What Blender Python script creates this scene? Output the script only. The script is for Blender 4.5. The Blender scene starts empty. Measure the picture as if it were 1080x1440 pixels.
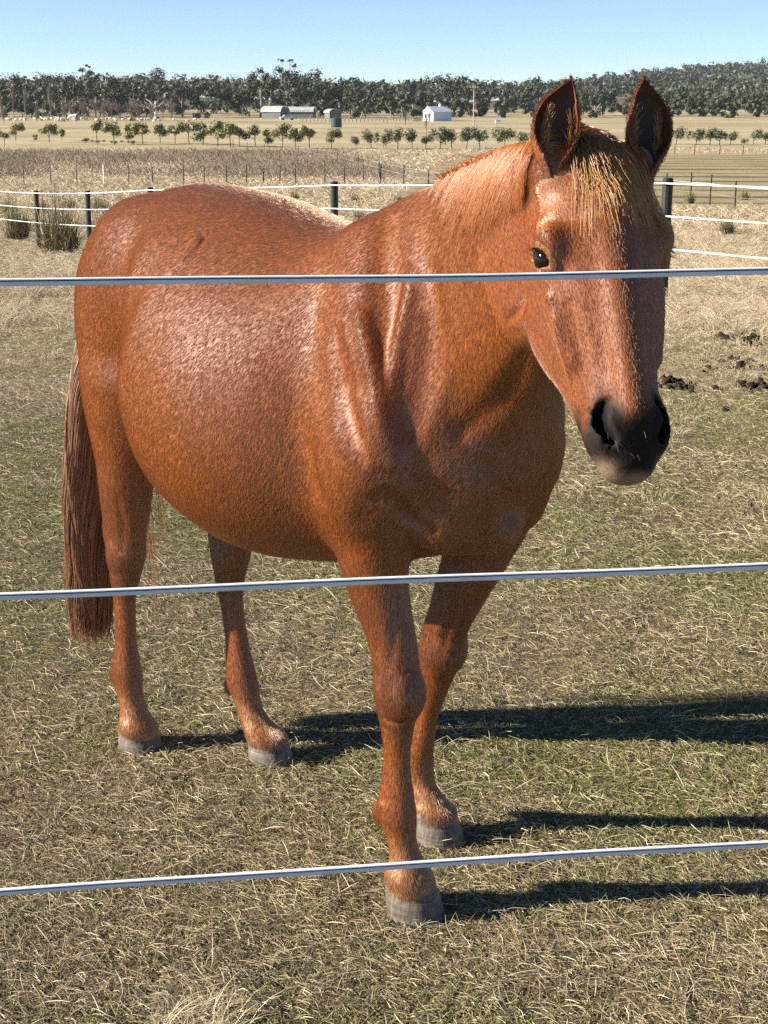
import bpy, bmesh, math, random
import numpy as np
from mathutils import Vector, Matrix, Quaternion

# ------------------------------------------------------------------ camera, sky, sun, exposure
random.seed(7)
rng = np.random.default_rng(7)
scene = bpy.context.scene
COL = scene.collection
FPX = 2164.0                       # focal length in pixels of the 1080x1440 photograph
EYE = 1.65
PITCH = math.atan(570 / FPX)       # horizon sits at y = 150 of 1440
CP, SP = math.cos(PITCH), math.sin(PITCH)
cam_d = bpy.data.cameras.new('camera')
cam_d.sensor_fit = 'VERTICAL'
cam_d.sensor_height = 36.0
cam_d.sensor_width = 27.0
cam_d.lens = 36.0 * FPX / 1440.0
cam_d.clip_start = 0.05
cam_d.clip_end = 9000
cam = bpy.data.objects.new('camera', cam_d)
cam.location = (0, 0, EYE)
cam.rotation_euler = (math.pi / 2 - PITCH, 0, 0)
COL.objects.link(cam)
scene.camera = cam

SUN_AZ = math.radians(3.5)           # sun stands left of the picture, a little towards the camera
SUN_EL = math.radians(25)
TO_SUN = Vector((-math.cos(SUN_AZ) * math.cos(SUN_EL), -math.sin(SUN_AZ) * math.cos(SUN_EL), math.sin(SUN_EL)))
world = bpy.data.worlds.new('World')
scene.world = world
world.use_nodes = True
wn = world.node_tree.nodes
wl = world.node_tree.links
sky = wn.new('ShaderNodeTexSky')
sky.sky_type = 'NISHITA'
sky.sun_disc = False
sky.sun_elevation = SUN_EL
sky.sun_rotation = math.atan2(TO_SUN.x, TO_SUN.y)
sky.altitude = 3000
sky.air_density = 1.0
sky.dust_density = 0.0
sky.ozone_density = 4.5
wl.new(sky.outputs[0], wn['Background'].inputs[0])
wn['Background'].inputs[1].default_value = 0.050
sun_d = bpy.data.lights.new('sun', 'SUN')
sun_d.energy = 5.0
sun_d.angle = math.radians(0.53)
sun_d.color = (1.0, 0.91, 0.78)
sun = bpy.data.objects.new('sun', sun_d)
sun.rotation_euler = (-TO_SUN).to_track_quat('-Z', 'Y').to_euler()
sun.location = (-20, -5, 20)
COL.objects.link(sun)
vs = scene.view_settings
vs.view_transform = 'Standard'
vs.look = 'None'
vs.exposure = 1.68
vs.gamma = 1.0
vs.use_curve_mapping = False
scene.cycles.max_bounces = 6
scene.cycles.transparent_max_bounces = 8
scene.cycles.use_denoising = False
scene.cycles.sample_clamp_indirect = 4.0
scene.cycles.sample_clamp_direct = 14.0

# ------------------------------------------------------------------ helpers
def ray(px, py):
    a = (px - 540) / FPX
    b = -(py - 720) / FPX
    return np.array([a, CP + b * SP, -SP + b * CP])

def at_depth(px, py, d):
    """world point on that pixel's ray at horizontal distance d"""
    v = ray(px, py)
    return np.array([0, 0, EYE]) + v * (d / v[1])

def tag(o, label=None, cat=None, group=None, kind=None):
    if label: o['label'] = label
    if cat: o['category'] = cat
    if group: o['group'] = group
    if kind: o['kind'] = kind
    return o

def empty(name, loc=(0, 0, 0), rz=0.0):
    o = bpy.data.objects.new(name, None)
    o.empty_display_size = 0.2
    o.location = loc
    o.rotation_euler = (0, 0, rz)
    COL.objects.link(o)
    return o

def np_mesh(name, verts, faces, smooth=False):
    """faces: int array (n,3) or (n,4)"""
    verts = np.ascontiguousarray(verts, dtype=np.float32)
    faces = np.ascontiguousarray(faces, dtype=np.int32)
    me = bpy.data.meshes.new(name)
    me.vertices.add(len(verts))
    me.vertices.foreach_set('co', verts.ravel())
    n, k = faces.shape
    me.loops.add(n * k)
    me.loops.foreach_set('vertex_index', faces.ravel())
    me.polygons.add(n)
    me.polygons.foreach_set('loop_start', np.arange(0, n * k, k, dtype=np.int32))
    me.polygons.foreach_set('loop_total', np.full(n, k, dtype=np.int32))
    if smooth:
        me.polygons.foreach_set('use_smooth', np.ones(n, dtype=bool))
    me.update(calc_edges=True)
    return me

def add_attr(me, name, data, typ='FLOAT'):
    a = me.attributes.new(name, typ, 'POINT')
    data = np.ascontiguousarray(data, dtype=np.float32)
    a.data.foreach_set('value' if typ == 'FLOAT' else ('color' if typ == 'FLOAT_COLOR' else 'vector'), data.ravel())

def link(name, me, mat=None, parent=None):
    o = bpy.data.objects.new(name, me)
    COL.objects.link(o)
    if mat is not None and len(me.materials) == 0:
        me.materials.append(mat)
    if parent is not None:
        o.parent = parent
    return o

def bm_obj(name, bm, mat=None, parent=None, smooth=False):
    me = bpy.data.meshes.new(name)
    bm.to_mesh(me)
    bm.free()
    if smooth:
        for p in me.polygons: p.use_smooth = True
    return link(name, me, mat, parent)

class NT:
    """small helper round a material's node tree"""
    def __init__(self, name, base=(0.5, 0.5, 0.5), rough=0.8, spec=0.3):
        m = self.m = bpy.data.materials.new(name)
        m.use_nodes = True
        self.n = m.node_tree.nodes
        self.l = m.node_tree.links
        self.b = self.n['Principled BSDF']
        self.b.inputs['Base Color'].default_value = (*base, 1)
        self.b.inputs['Roughness'].default_value = rough
        self.b.inputs['Specular IOR Level'].default_value = spec
    def node(self, typ, **kw):
        nd = self.n.new(typ)
        for k, v in kw.items(): setattr(nd, k, v)
        return nd
    def put(self, src, nd, sock):
        if src is None: return
        if isinstance(src, (int, float)): nd.inputs[sock].default_value = src
        elif isinstance(src, tuple):
            nd.inputs[sock].default_value = src if len(src) != 3 or nd.inputs[sock].type == 'VECTOR' else (*src, 1)
        else: self.l.new(src, nd.inputs[sock])
    def attr(self, name, out='Fac'):
        nd = self.node('ShaderNodeAttribute', attribute_name=name)
        return nd.outputs[out]
    def coord(self, out='Object'):
        return self.node('ShaderNodeTexCoord').outputs[out]
    def mapping(self, vec, scale=(1, 1, 1), rot=(0, 0, 0)):
        nd = self.node('ShaderNodeMapping')
        self.put(vec, nd, 'Vector')
        nd.inputs['Scale'].default_value = scale
        nd.inputs['Rotation'].default_value = rot
        return nd.outputs[0]
    def noise(self, vec, scale=5, detail=3, rough=0.5, dist=0.0, out='Fac'):
        nd = self.node('ShaderNodeTexNoise')
        self.put(vec, nd, 'Vector')
        nd.inputs['Scale'].default_value = scale
        nd.inputs['Detail'].default_value = detail
        nd.inputs['Roughness'].default_value = rough
        nd.inputs['Distortion'].default_value = dist
        return nd.outputs[out]
    def ramp(self, fac, stops):
        nd = self.node('ShaderNodeValToRGB')
        self.put(fac, nd, 0)
        e = nd.color_ramp.elements
        while len(e) < len(stops): e.new(0.5)
        for el, (p, c) in zip(e, stops):
            el.position = p
            el.color = (*c, 1) if len(c) == 3 else c
        return nd.outputs[0]
    def mix(self, fac, a, b, mode='MIX'):
        nd = self.node('ShaderNodeMix', data_type='RGBA', blend_type=mode)
        self.put(fac, nd, 0)
        for s, v in ((6, a), (7, b)):
            if isinstance(v, tuple): nd.inputs[s].default_value = (*v, 1) if len(v) == 3 else v
            else: self.l.new(v, nd.inputs[s])
        return nd.outputs[2]
    def math(self, op, a, b=None, c=None, clamp=False):
        nd = self.node('ShaderNodeMath', operation=op, use_clamp=clamp)
        self.put(a, nd, 0); self.put(b, nd, 1); self.put(c, nd, 2)
        return nd.outputs[0]
    def bump(self, h, strength=0.3, dist=0.01, normal=None):
        nd = self.node('ShaderNodeBump')
        self.put(h, nd, 'Height')
        nd.inputs['Strength'].default_value = strength
        nd.inputs['Distance'].default_value = dist
        if normal is not None: self.l.new(normal, nd.inputs['Normal'])
        return nd.outputs[0]
    def set(self, sock, src):
        self.put(src, self.b, sock)
        return self

def flat_mat(name, col, rough=0.7, spec=0.3, var=0.0, scale=20.0):
    t = NT(name, col, rough, spec)
    if var:
        f = t.noise(t.coord(), scale, 3)
        c = t.ramp(f, [(0.3, tuple(x * (1 - var) for x in col)), (0.7, tuple(min(1, x * (1 + var)) for x in col))])
        t.set('Base Color', c)
    return t.m

def smoothstep(a, b, x):
    t = np.clip((x - a) / (b - a), 0, 1)
    return t * t * (3 - 2 * t)


def catmull(P, per):
    P = np.asarray(P, dtype=float)
    Q = np.vstack([2 * P[0] - P[1], P, 2 * P[-1] - P[-2]])
    out = []
    for i in range(1, len(Q) - 2):
        p0, p1, p2, p3 = Q[i - 1], Q[i], Q[i + 1], Q[i + 2]
        for t in np.arange(per) / per:
            out.append(0.5 * (2 * p1 + (p2 - p0) * t + (2 * p0 - 5 * p1 + 4 * p2 - p3) * t * t + (3 * p1 - p0 - 3 * p2 + p3) * t ** 3))
    out.append(Q[-2])
    return np.array(out)

# ------------------------------------------------------------------ terrain
def vnoise(x, y, seed=0):
    """smooth value noise on the plane, 0..1"""
    xi = np.floor(x).astype(np.int64); yi = np.floor(y).astype(np.int64)
    fx = x - xi; fy = y - yi
    fx = fx * fx * (3 - 2 * fx); fy = fy * fy * (3 - 2 * fy)
    def h(a, b):
        n = (a * 374761393 + b * 668265263 + seed * 144269504) & 0x7fffffff
        n = ((n ^ (n >> 13)) * 1274126177) & 0x7fffffff
        return ((n ^ (n >> 16)) & 0xffff) / 65535.0
    return (h(xi, yi) * (1 - fx) + h(xi + 1, yi) * fx) * (1 - fy) + (h(xi, yi + 1) * (1 - fx) + h(xi + 1, yi + 1) * fx) * fy
def fbm(x, y, seed=0, oct=4):
    s = 0; a = .5; n = 0
    for o in range(oct):
        s = s + a * vnoise(x * 2 ** o, y * 2 ** o, seed + o * 17); n += a; a *= .5
    return s / n

def edge_y(x):
    """where the grazed turf ends and the long dry grass begins"""
    return 12.2 - .16 * np.clip(x, -8, 8) + .9 * (fbm(x * .6, x * 0 + 3.3, 5) - .5)

_zy = np.array([-50, 8, 12, 15, 21.4, 33.5, 60, 100, 200, 260, 350, 450, 560, 700, 900, 1400, 2200, 6000], float)
_zz = np.array([0, 0, -.05, -.2, -.57, -1.4, -2.3, -3.05, -3.95, -3.75, -2.95, -2.1, -1.1, 1.0, 3.0, 6.0, 8.0, -30], float)
_tab = catmull_z = None
def ground_base(x, y):
    x = np.asarray(x, float); y = np.asarray(y, float)
    yy = np.clip(y, -50, 6000)
    z = np.interp(yy, _zy, _zz)
    z = (z + np.interp(yy * 1.06 + .4, _zy, _zz) + np.interp(yy * .94 - .4, _zy, _zz)) / 3
    ang = x / np.maximum(y, 1)
    z = z + 27 * smoothstep(750, 1650, y) * smoothstep(.045, .24, ang) * (1 - .15 * smoothstep(.25, .5, ang))
    z = z + 5 * smoothstep(650, 1200, y) * smoothstep(-.02, -.16, ang)
    return z
def ground_z(x, y):
    x = np.asarray(x, float); y = np.asarray(y, float)
    z = ground_base(x, y)
    near = np.clip(1 - (np.hypot(x, y) - 14) / 20, 0, 1)
    z = z + near * (.020 * (fbm(x * 1.7, y * 1.7, 11, 3) - .5) + .016 * (fbm(x * 7, y * 7, 21, 2) - .5))
    z = z + (1 - near) * np.clip(np.abs(y) * .003, 0, .16) * (fbm(x * .12, y * .12, 31, 3) - .5)
    return z

ys = np.concatenate([np.linspace(-7, 1.0, 30), np.arange(1.06, 13, .06), np.geomspace(13.05, 60, 110), np.geomspace(61, 5200, 170)])
us = np.concatenate([np.linspace(-1, -.30, 34)[:-1], np.linspace(-.30, .30, 120), np.linspace(.30, 1, 34)[1:]])
hw = 6 + 1.25 * np.maximum(ys, 0)
X = us[None, :] * hw[:, None] * 1.0
Y = np.repeat(ys[:, None], len(us), 1)
Z = ground_z(X, Y)
nu = len(us); ny = len(ys)
I = np.arange(nu * ny).reshape(ny, nu)
Fq = np.stack([I[:-1, :-1], I[:-1, 1:], I[1:, 1:], I[1:, :-1]], -1).reshape(-1, 4)
gv = np.stack([X, Y, Z], -1).reshape(-1, 3)
gme = np_mesh('ground', gv, Fq, True)
def patch_green(x, y): return smoothstep(.36, .70, fbm(x * 1.3 + 4, y * 1.3, 41, 5))
def patch_bare(x, y): return smoothstep(.46, .66, fbm(x * 1.6 + 9, y * 1.6 + 2, 51, 5))
gx, gy = gv[:, 0], gv[:, 1]
dry = .75 * smoothstep(-5.5, .5, gy - edge_y(gx)) + .25 * smoothstep(-.8, .9, gy - edge_y(gx))
add_attr(gme, 'dry', dry)
add_attr(gme, 'green', patch_green(gx, gy))
add_attr(gme, 'bare', patch_bare(gx, gy))
# mown paddock with dark windrows, right, some 60 to 190 m away
angg = gx / np.maximum(gy, 1)
mown = smoothstep(62, 70, gy) * smoothstep(195, 175, gy) * smoothstep(.02, .035, angg + .0004 * (gy - 110) * -1)
add_attr(gme, 'mown', mown)
far_p = smoothstep(200, 250, gy)
add_attr(gme, 'farp', far_p)
wood = smoothstep(640, 680, gy)
add_attr(gme, 'wood', wood)

t = NT('pasture', rough=.95, spec=.1)
co = t.coord()
n1 = t.noise(co, 22, 5, .65)
n2 = t.noise(co, 130, 4, .7)
n3 = t.noise(co, 3.0, 4)
soil = t.ramp(n1, [(.3, (.040, .026, .016)), (.5, (.090, .060, .036)), (.7, (.16, .112, .066))])
straw = t.ramp(n2, [(.32, (.11, .085, .05)), (.5, (.26, .208, .122)), (.68, (.46, .385, .24))])
grn = t.ramp(n2, [(.35, (.060, .062, .022)), (.6, (.14, .142, .052)), (.75, (.26, .24, .11))])
c = t.mix(t.math('MULTIPLY', n1, 1.0), soil, straw)
c = t.mix(t.math('MULTIPLY', t.attr('green'), .50), c, grn)
c = t.mix(t.math('MULTIPLY', t.attr('bare'), .35), c, soil)
nf = t.noise(co, 1.2, 6, .7)
dryc = t.ramp(nf, [(.3, (.17, .125, .075)), (.5, (.30, .235, .15)), (.7, (.42, .345, .225))])
c = t.mix(t.attr('dry'), c, dryc)
nfar = t.noise(t.mapping(co, (.02, .05, 1)), 1.0, 6, .65)
farc = t.ramp(nfar, [(.32, (.21, .175, .095)), (.5, (.30, .25, .145)), (.68, (.38, .32, .20))])
c = t.mix(t.attr('farp'), c, farc)
# windrows
sep = t.node('ShaderNodeSeparateXYZ'); t.put(co, sep, 0)
yy_ = t.math('ADD', sep.outputs[1], t.math('MULTIPLY', sep.outputs[0], .22))
yy_ = t.math('ADD', yy_, t.math('MULTIPLY', t.noise(co, .07, 3), 5.0))
wv = t.math('SINE', t.math('MULTIPLY', yy_, .70))
wv = t.math('MULTIPLY', t.math('SUBTRACT', wv, .35, clamp=True), 2.2, clamp=True)
mow = t.mix(wv, t.ramp(t.noise(co, .35, 5, .7), [(.3, (.20, .17, .085)), (.7, (.30, .25, .13))]), (.115, .090, .055))
c = t.mix(t.attr('mown'), c, mow)
c = t.mix(t.attr('wood'), c, (.10, .085, .05))
t.set('Base Color', c)
hgt = t.math('ADD', t.math('MULTIPLY', n2, .5), n1)
t.set('Normal', t.bump(hgt, .9, .03))
gnd = link('ground', gme, t.m)
tag(gnd, kind='structure')

# ------------------------------------------------------------------ blades as curves
def curves_obj(name, pts, rad, mat, parent=None):
    n, k, _ = pts.shape
    cu = bpy.data.hair_curves.new(name)
    cu.add_curves([k] * n)
    cu.attributes['position'].data.foreach_set('vector', np.ascontiguousarray(pts, np.float32).ravel())
    ra = cu.attributes.get('radius') or cu.attributes.new('radius', 'FLOAT', 'POINT')
    ra.data.foreach_set('value', np.ascontiguousarray(np.broadcast_to(rad, (n, k)), np.float32).ravel())
    cu.materials.append(mat)
    o = bpy.data.objects.new(name, cu)
    COL.objects.link(o)
    if parent is not None: o.parent = parent
    return o
def blade_mat(name, stops, rough=.6, spec=.25):
    t = NT(name, rough=rough, spec=spec)
    hi = t.node('ShaderNodeHairInfo')
    t.set('Base Color', t.ramp(hi.outputs['Random'], stops))
    return t.m
STRAWM = blade_mat('straw_blades', [(0, (.085, .062, .036)), (.4, (.215, .165, .094)), (.75, (.39, .32, .195)), (1, (.62, .55, .385))])
GREENM = blade_mat('green_blades', [(0, (.046, .066, .012)), (.5, (.120, .152, .028)), (.8, (.22, .22, .056)), (1, (.37, .32, .135))])
DRYM = blade_mat('long_dry_grass', [(0, (.20, .145, .085)), (.4, (.36, .28, .175)), (.75, (.50, .415, .28)), (1, (.62, .54, .38))])
REEDM = blade_mat('reed_blades', [(0, (.10, .080, .050)), (.5, (.19, .150, .10)), (.85, (.28, .225, .155)), (1, (.38, .31, .22))])
TUSM = blade_mat('tussock_blades', [(0, (.06, .062, .026)), (.5, (.14, .125, .060)), (.85, (.27, .225, .125)), (1, (.42, .36, .22))])

def scatter(n, y0, y1, power, mx=.30, pad=1.2):
    """points in the wedge of ground in front of the camera, thinning with distance"""
    u = rng.random(n)
    e = 1 - power
    y = (y0 ** e + u * (y1 ** e - y0 ** e)) ** (1 / e)
    x = rng.uniform(-1, 1, n) * (mx * y + pad)
    return x, y

def blades(x, y, h, lean, k=4, curl=.6, az=None):
    """upright blades: h height array, lean 0 upright .. 1 flat"""
    n = len(x)
    az = rng.uniform(0, 2 * math.pi, n) if az is None else az
    z0 = ground_z(x, y)
    P = np.zeros((n, k, 3))
    for i in range(k):
        q = i / (k - 1)
        a = lean + curl * q
        horiz = h * q * np.sin(np.clip(a, 0, 1.5)); vert = h * q * np.cos(np.clip(a, 0, 1.5))
        P[:, i] = np.stack([x + np.cos(az) * horiz, y + np.sin(az) * horiz, z0 + vert - .004 * (i == 0)], 1)
    return P

# grazed turf: lying straw, short green blades
n = 620000
x, y = scatter(n, 1.75, 15.5, 1.4)
ok = (rng.random(n) < 1 - smoothstep(-.6, 1.2, y - edge_y(x))) & (rng.random(n) < .45 + .75 * fbm(x * 2.2, y * 2.2, 61, 3) - .30 * patch_green(x, y) - .22 * patch_bare(x, y))
x, y = x[ok], y[ok]; n = len(x)
ln_ = (.010 + .062 * rng.random(n) ** 2.4) * (1 + .25 * (y > 5)); az = rng.uniform(0, 2 * math.pi, n)
bd = rng.normal(0, .10, n); z0 = ground_z(x, y); tip = rng.random(n) ** 3.0 * .55
P = np.stack([np.stack([x, y, z0 + .003], 1), np.stack([x + np.cos(az) * ln_ * .5, y + np.sin(az) * ln_ * .5, z0 + .005 + ln_ * tip * .55], 1),
              np.stack([x + np.cos(az + bd) * ln_, y + np.sin(az + bd) * ln_, z0 + .003 + ln_ * tip], 1)], 1)
wd = ((.00026 + .0006 * rng.random(n) ** 2.2) * (1 + .09 * np.maximum(0, y - 3)))[:, None] * np.array([.8, 1.0, .45])
tag(curves_obj('straw_litter', P, wd, STRAWM), kind='stuff')
n = 480000
x, y = scatter(n, 1.75, 15.5, 1.4)
pg = patch_green(x, y)
ok = (rng.random(n) < .36 + .64 * pg) & (rng.random(n) < 1 - .55 * patch_bare(x, y)) & (rng.random(n) < 1 - smoothstep(-.8, .8, y - edge_y(x)))
x, y = x[ok], y[ok]; n = len(x)
x = x + rng.normal(0, .008, n)
P = blades(x, y, rng.uniform(.006, .026, n) * (1 + .4 * (y > 6)), rng.uniform(.2, 1.1, n), 3, .5)
wd = (rng.uniform(.0005, .0011, n) * (1 + .09 * np.maximum(0, y - 3)))[:, None] * np.array([1, .8, .3])
tag(curves_obj('short_grass', P, wd, GREENM), kind='stuff')
# long dry grass beyond the turf, in tufts
def tufts(nt, per, y0, y1, power, mx, pad, densf, hf, wbase, spread, k=4):
    tx, ty = scatter(nt, y0, y1, power, mx, pad)
    ok = rng.random(nt) < densf(tx, ty)
    tx, ty = tx[ok], ty[ok]; m = len(tx)
    th = hf(tx, ty) * rng.uniform(.55, 1.35, m); ta = rng.normal(.4, 1.2, m); tl = rng.uniform(.1, .75, m)
    sp = spread * rng.uniform(.5, 1.6, m)
    rep = np.repeat(np.arange(m), per)
    n = len(rep)
    r = np.sqrt(rng.random(n)) * sp[rep] * (1 + ty[rep] * .004); a = rng.uniform(0, 6.28, n)
    x = tx[rep] + np.cos(a) * r; y = ty[rep] + np.sin(a) * r
    az = np.where(rng.random(n) < .6, ta[rep] + rng.normal(0, .5, n), a)
    P = blades(x, y, th[rep] * rng.uniform(.5, 1.1, n), np.clip(tl[rep] + rng.normal(0, .22, n), 0, 1.2), k, .7, az)
    wd = (rng.uniform(.6, 1.3, n) * wbase(y))[:, None] * np.linspace(1, .3, k)
    return P, wd
P, wd = tufts(9000, 30, 10.8, 50, 1.25, .32, 1.5, lambda x, y: smoothstep(-.8, 1.5, y - edge_y(x)) * (.45 + .8 * fbm(x * .7, y * .7, 71, 3)), lambda x, y: .12 + .26 * fbm(x * .35, y * .35, 81, 3), lambda y: .0013 * (1 + .05 * (y - 11)), .10)
P2, wd2 = tufts(5200, 22, 6.2, 13.5, 1.05, .30, 1.3, lambda x, y: .08 + .8 * smoothstep(-5.0, .5, y - edge_y(x)) * fbm(x * .9, y * .9, 77, 3), lambda x, y: .035 + .05 * fbm(x * .6, y * .6, 85, 2), lambda y: .0008 * (1 + .05 * (y - 6)), .09)
P = np.concatenate([P, P2]); wd = np.concatenate([wd, wd2])
tag(curves_obj('long_dry_grass', P, wd, DRYM), kind='stuff')
n = 90000
x, y = scatter(n, 44, 215, 1.2, .30, 2)
ang_ = x / y
ok = (rng.random(n) < .30 + .9 * fbm(x * .25, y * .25, 91, 3) ** 1.5) & ~((y > 63) & (y < 192) & (ang_ > .025 + .0004 * (y - 110)))
x, y = x[ok], y[ok]; n = len(x)
P = blades(x, y, rng.uniform(.2, .55, n), rng.uniform(.15, .9, n), 3, .6)
wd = (rng.uniform(.006, .014, n) * (y / 80))[:, None] * np.array([1, .9, .4])
tag(curves_obj('far_dry_grass', P, wd, DRYM), kind='stuff')
# the belt of rushes in the hollow
n = 70000
x, y = scatter(n, 100, 200, .5, .30, 2)
ang_ = x / y
dens = smoothstep(.38, .56, fbm(x * .10, y * .06, 101, 3)) * smoothstep(104, 116, y + 8 * (fbm(x * .2, y * 0, 3) - .5)) * smoothstep(.012, -.03, ang_ + .0006 * (y - 140)) * smoothstep(200, 180, y)
n_extra = smoothstep(.60, .70, fbm(x * .16, y * .14, 111, 3)) * .5 * (ang_ < .02)
ok = rng.random(n) < np.maximum(dens, n_extra)
x, y = x[ok], y[ok]; n = len(x)
P = blades(x, y, rng.uniform(.45, 1.05, n), rng.uniform(0, .55, n), 3, .4)
wd = (rng.uniform(.012, .028, n) * (y / 130))[:, None] * np.array([1, .8, .3])
tag(curves_obj('rushes', P, wd, REEDM), kind='stuff')
print('ground blades done')
# ------------------------------------------------------------------ the horse: an implicit body, meshed into one continuous surface
HEAD_HD = math.radians(40)
HF = np.array([math.sin(HEAD_HD), -math.cos(HEAD_HD), 0.0])      # forward
HR = np.array([-math.cos(HEAD_HD), -math.sin(HEAD_HD), 0.0])     # the horse's right
HS0, HR0 = -2.30, -2.07
def h2w(P):
    P = np.asarray(P, dtype=float)
    return (P[..., 0:1] + HS0) * HF + (P[..., 1:2] + HR0) * HR + P[..., 2:3] * np.array([0, 0, 1.0])
def w2h(P):
    P = np.asarray(P, dtype=float)
    return np.stack([P @ HF - HS0, P @ HR - HR0, P[..., 2]], -1)

HSC = np.array([1.0, .968, 1.0])          # the head is a little shorter than drawn
class Tube:
    """tube along a spline; rows: cx,cy,cz, a (half width along lat), b (half depth), taper, n"""
    def __init__(self, rows, lat=(0, 1, 0), per=3, k=0.03, sub=False, M=None):
        rows = [list(r) + [0.0, 2.0][len(r) - 5:] if len(r) < 7 else list(r) for r in rows]
        R = catmull(rows, per)
        C = R[:, :3].copy()
        lat = np.asarray(lat, float)
        T = np.gradient(C, axis=0)
        T /= np.linalg.norm(T, axis=1, keepdims=True)
        if M is not None:      # M = (origin, 3x3 rows of axes)
            C = M[0] + (C * HSC) @ M[1]; T = T @ M[1]; lat = lat @ M[1]
        L = lat - (T @ lat)[:, None] * T
        L /= np.linalg.norm(L, axis=1, keepdims=True)
        V = np.cross(T, L)
        self.C, self.T, self.L, self.V = C, T, L, V
        self.a, self.b = np.maximum(R[:, 3], 0.004), np.maximum(R[:, 4], 0.004)
        self.tp, self.n = R[:, 5], R[:, 6]
        self.k, self.sub = k, sub
        rad = np.maximum(self.a * (1 + abs(self.tp)), self.b)[:, None]
        m = 0.05 + k * 1.5
        self.lo = (C - rad).min(0) - m
        self.hi = (C + rad).max(0) + m
    def eval(self, P):
        best = np.full(len(P), 1e9); bi = np.zeros(len(P), np.int32); bt = np.zeros(len(P))
        C = self.C
        for i in range(len(C) - 1):
            d = C[i + 1] - C[i]
            w = P - C[i]
            t = np.clip((w @ d) / (d @ d), 0, 1)
            e = w - t[:, None] * d
            q = np.einsum('ij,ij->i', e, e)
            m = q < best
            best[m] = q[m]; bi[m] = i; bt[m] = t[m]
        j = bi + 1
        def lp(A):
            x = A[bi]; y = A[j]
            return x + (y - x) * (bt if A.ndim == 1 else bt[:, None])
        off = P - lp(C)
        Lv, Vv, Tv = lp(self.L), lp(self.V), lp(self.T)
        u = np.einsum('ij,ij->i', off, Lv); v = np.einsum('ij,ij->i', off, Vv); w = np.einsum('ij,ij->i', off, Tv)
        a = lp(self.a); b = lp(self.b); tp = lp(self.tp); n = lp(self.n)
        a = a * (1 - tp * np.clip(v / b, -1.2, 1.2))
        endr = np.minimum(a, b)
        kk = (np.abs(u / a) ** n + np.abs(v / b) ** n) ** (1 / n)
        kk = np.sqrt(kk ** 2 + (w / endr) ** 2) + 1e-6
        r = np.sqrt(u * u + v * v + w * w) + 1e-9
        return np.where(kk < 0.3, (kk - 1) * endr, r * (1 - 1 / kk))

class Loft:
    """sections stacked along a straight axis; rows: t, cu, cv, a, b, taper, n (u = lat, v = axis x lat)"""
    def __init__(self, O, D, lat, rows, k=0.03, sub=False, M=None, cap=None):
        O = np.asarray(O, float); D = np.asarray(D, float); D = D / np.linalg.norm(D); lat = np.asarray(lat, float)
        if M is not None:
            O = M[0] + O @ M[1]; D = D @ M[1]; lat = lat @ M[1]
        L = lat - (lat @ D) * D; L /= np.linalg.norm(L)
        self.O, self.D, self.L, self.V = O, D, L, np.cross(D, L)
        if M is not None: self.V = -self.V          # the head frame is left-handed
        if M is not None: rows = [(r[0] * HSC[1], *r[1:]) for r in rows]
        rows = np.array([list(r) + [0.0, 2.0][len(r) - 5:] if len(r) < 7 else list(r) for r in rows], float)
        # monotone-ish cubic through the rows, resampled finely in t
        R = catmull(rows, 12)
        o = np.argsort(R[:, 0]); R = R[o]
        self.R = R; self.k, self.sub, self.cap = k, sub, cap
        pts = self.O + R[:, 0:1] * self.D + R[:, 1:2] * self.L + R[:, 2:3] * self.V
        rad = np.maximum(R[:, 3] * (1 + abs(R[:, 5])), R[:, 4])[:, None]
        m = 0.05 + 1.5 * k
        self.lo, self.hi = (pts - rad).min(0) - m, (pts + rad).max(0) + m
    def eval(self, P):
        q = P - self.O
        t = q @ self.D; u = q @ self.L; v = q @ self.V
        R = self.R; T = R[:, 0]
        tc = np.clip(t, T[0], T[-1]); w = t - tc
        ip = lambda i: np.interp(tc, T, R[:, i])
        u = u - ip(1); v = v - ip(2)
        a = np.maximum(ip(3), .003); b = np.maximum(ip(4), .003); n = ip(6)
        a = a * (1 + ip(5) * np.clip(v / b, -1.15, 1.15))
        er = np.minimum(a, b) if self.cap is None else self.cap
        kk = (np.abs(u / a) ** n + np.abs(v / b) ** n) ** (1 / n)
        kk = np.sqrt(kk * kk + (w / er) ** 2) + 1e-6
        r = np.sqrt(u * u + v * v + w * w) + 1e-9
        return np.where(kk < 0.3, (kk - 1) * np.minimum(a, b), r * (1 - 1 / kk))

class Ell:
    """ellipsoid with axes rows E, radii"""
    def __init__(self, c, rad, k=0.04, sub=False, rot=None, M=None):
        c = np.asarray(c, float); E = np.eye(3) if rot is None else np.array(Matrix.Rotation(rot[1], 3, Vector(rot[0])).transposed())
        if M is not None:
            c = M[0] + (c * HSC) @ M[1]; E = E @ M[1]; rad = np.asarray(rad, float) * HSC
        self.c, self.E, self.r, self.k, self.sub = c, E, np.asarray(rad, float), k, sub
        ext = np.sqrt(((E * self.r[:, None]) ** 2).sum(0)) + 0.05 + k * 1.5
        self.lo, self.hi = c - ext, c + ext
    def eval(self, P):
        q = (P - self.c) @ self.E.T / self.r
        k0 = np.sqrt((q ** 2).sum(1)) + 1e-6
        k1 = np.sqrt(((q / self.r) ** 2).sum(1)) + 1e-6
        return k0 * (k0 - 1) / k1

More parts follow.
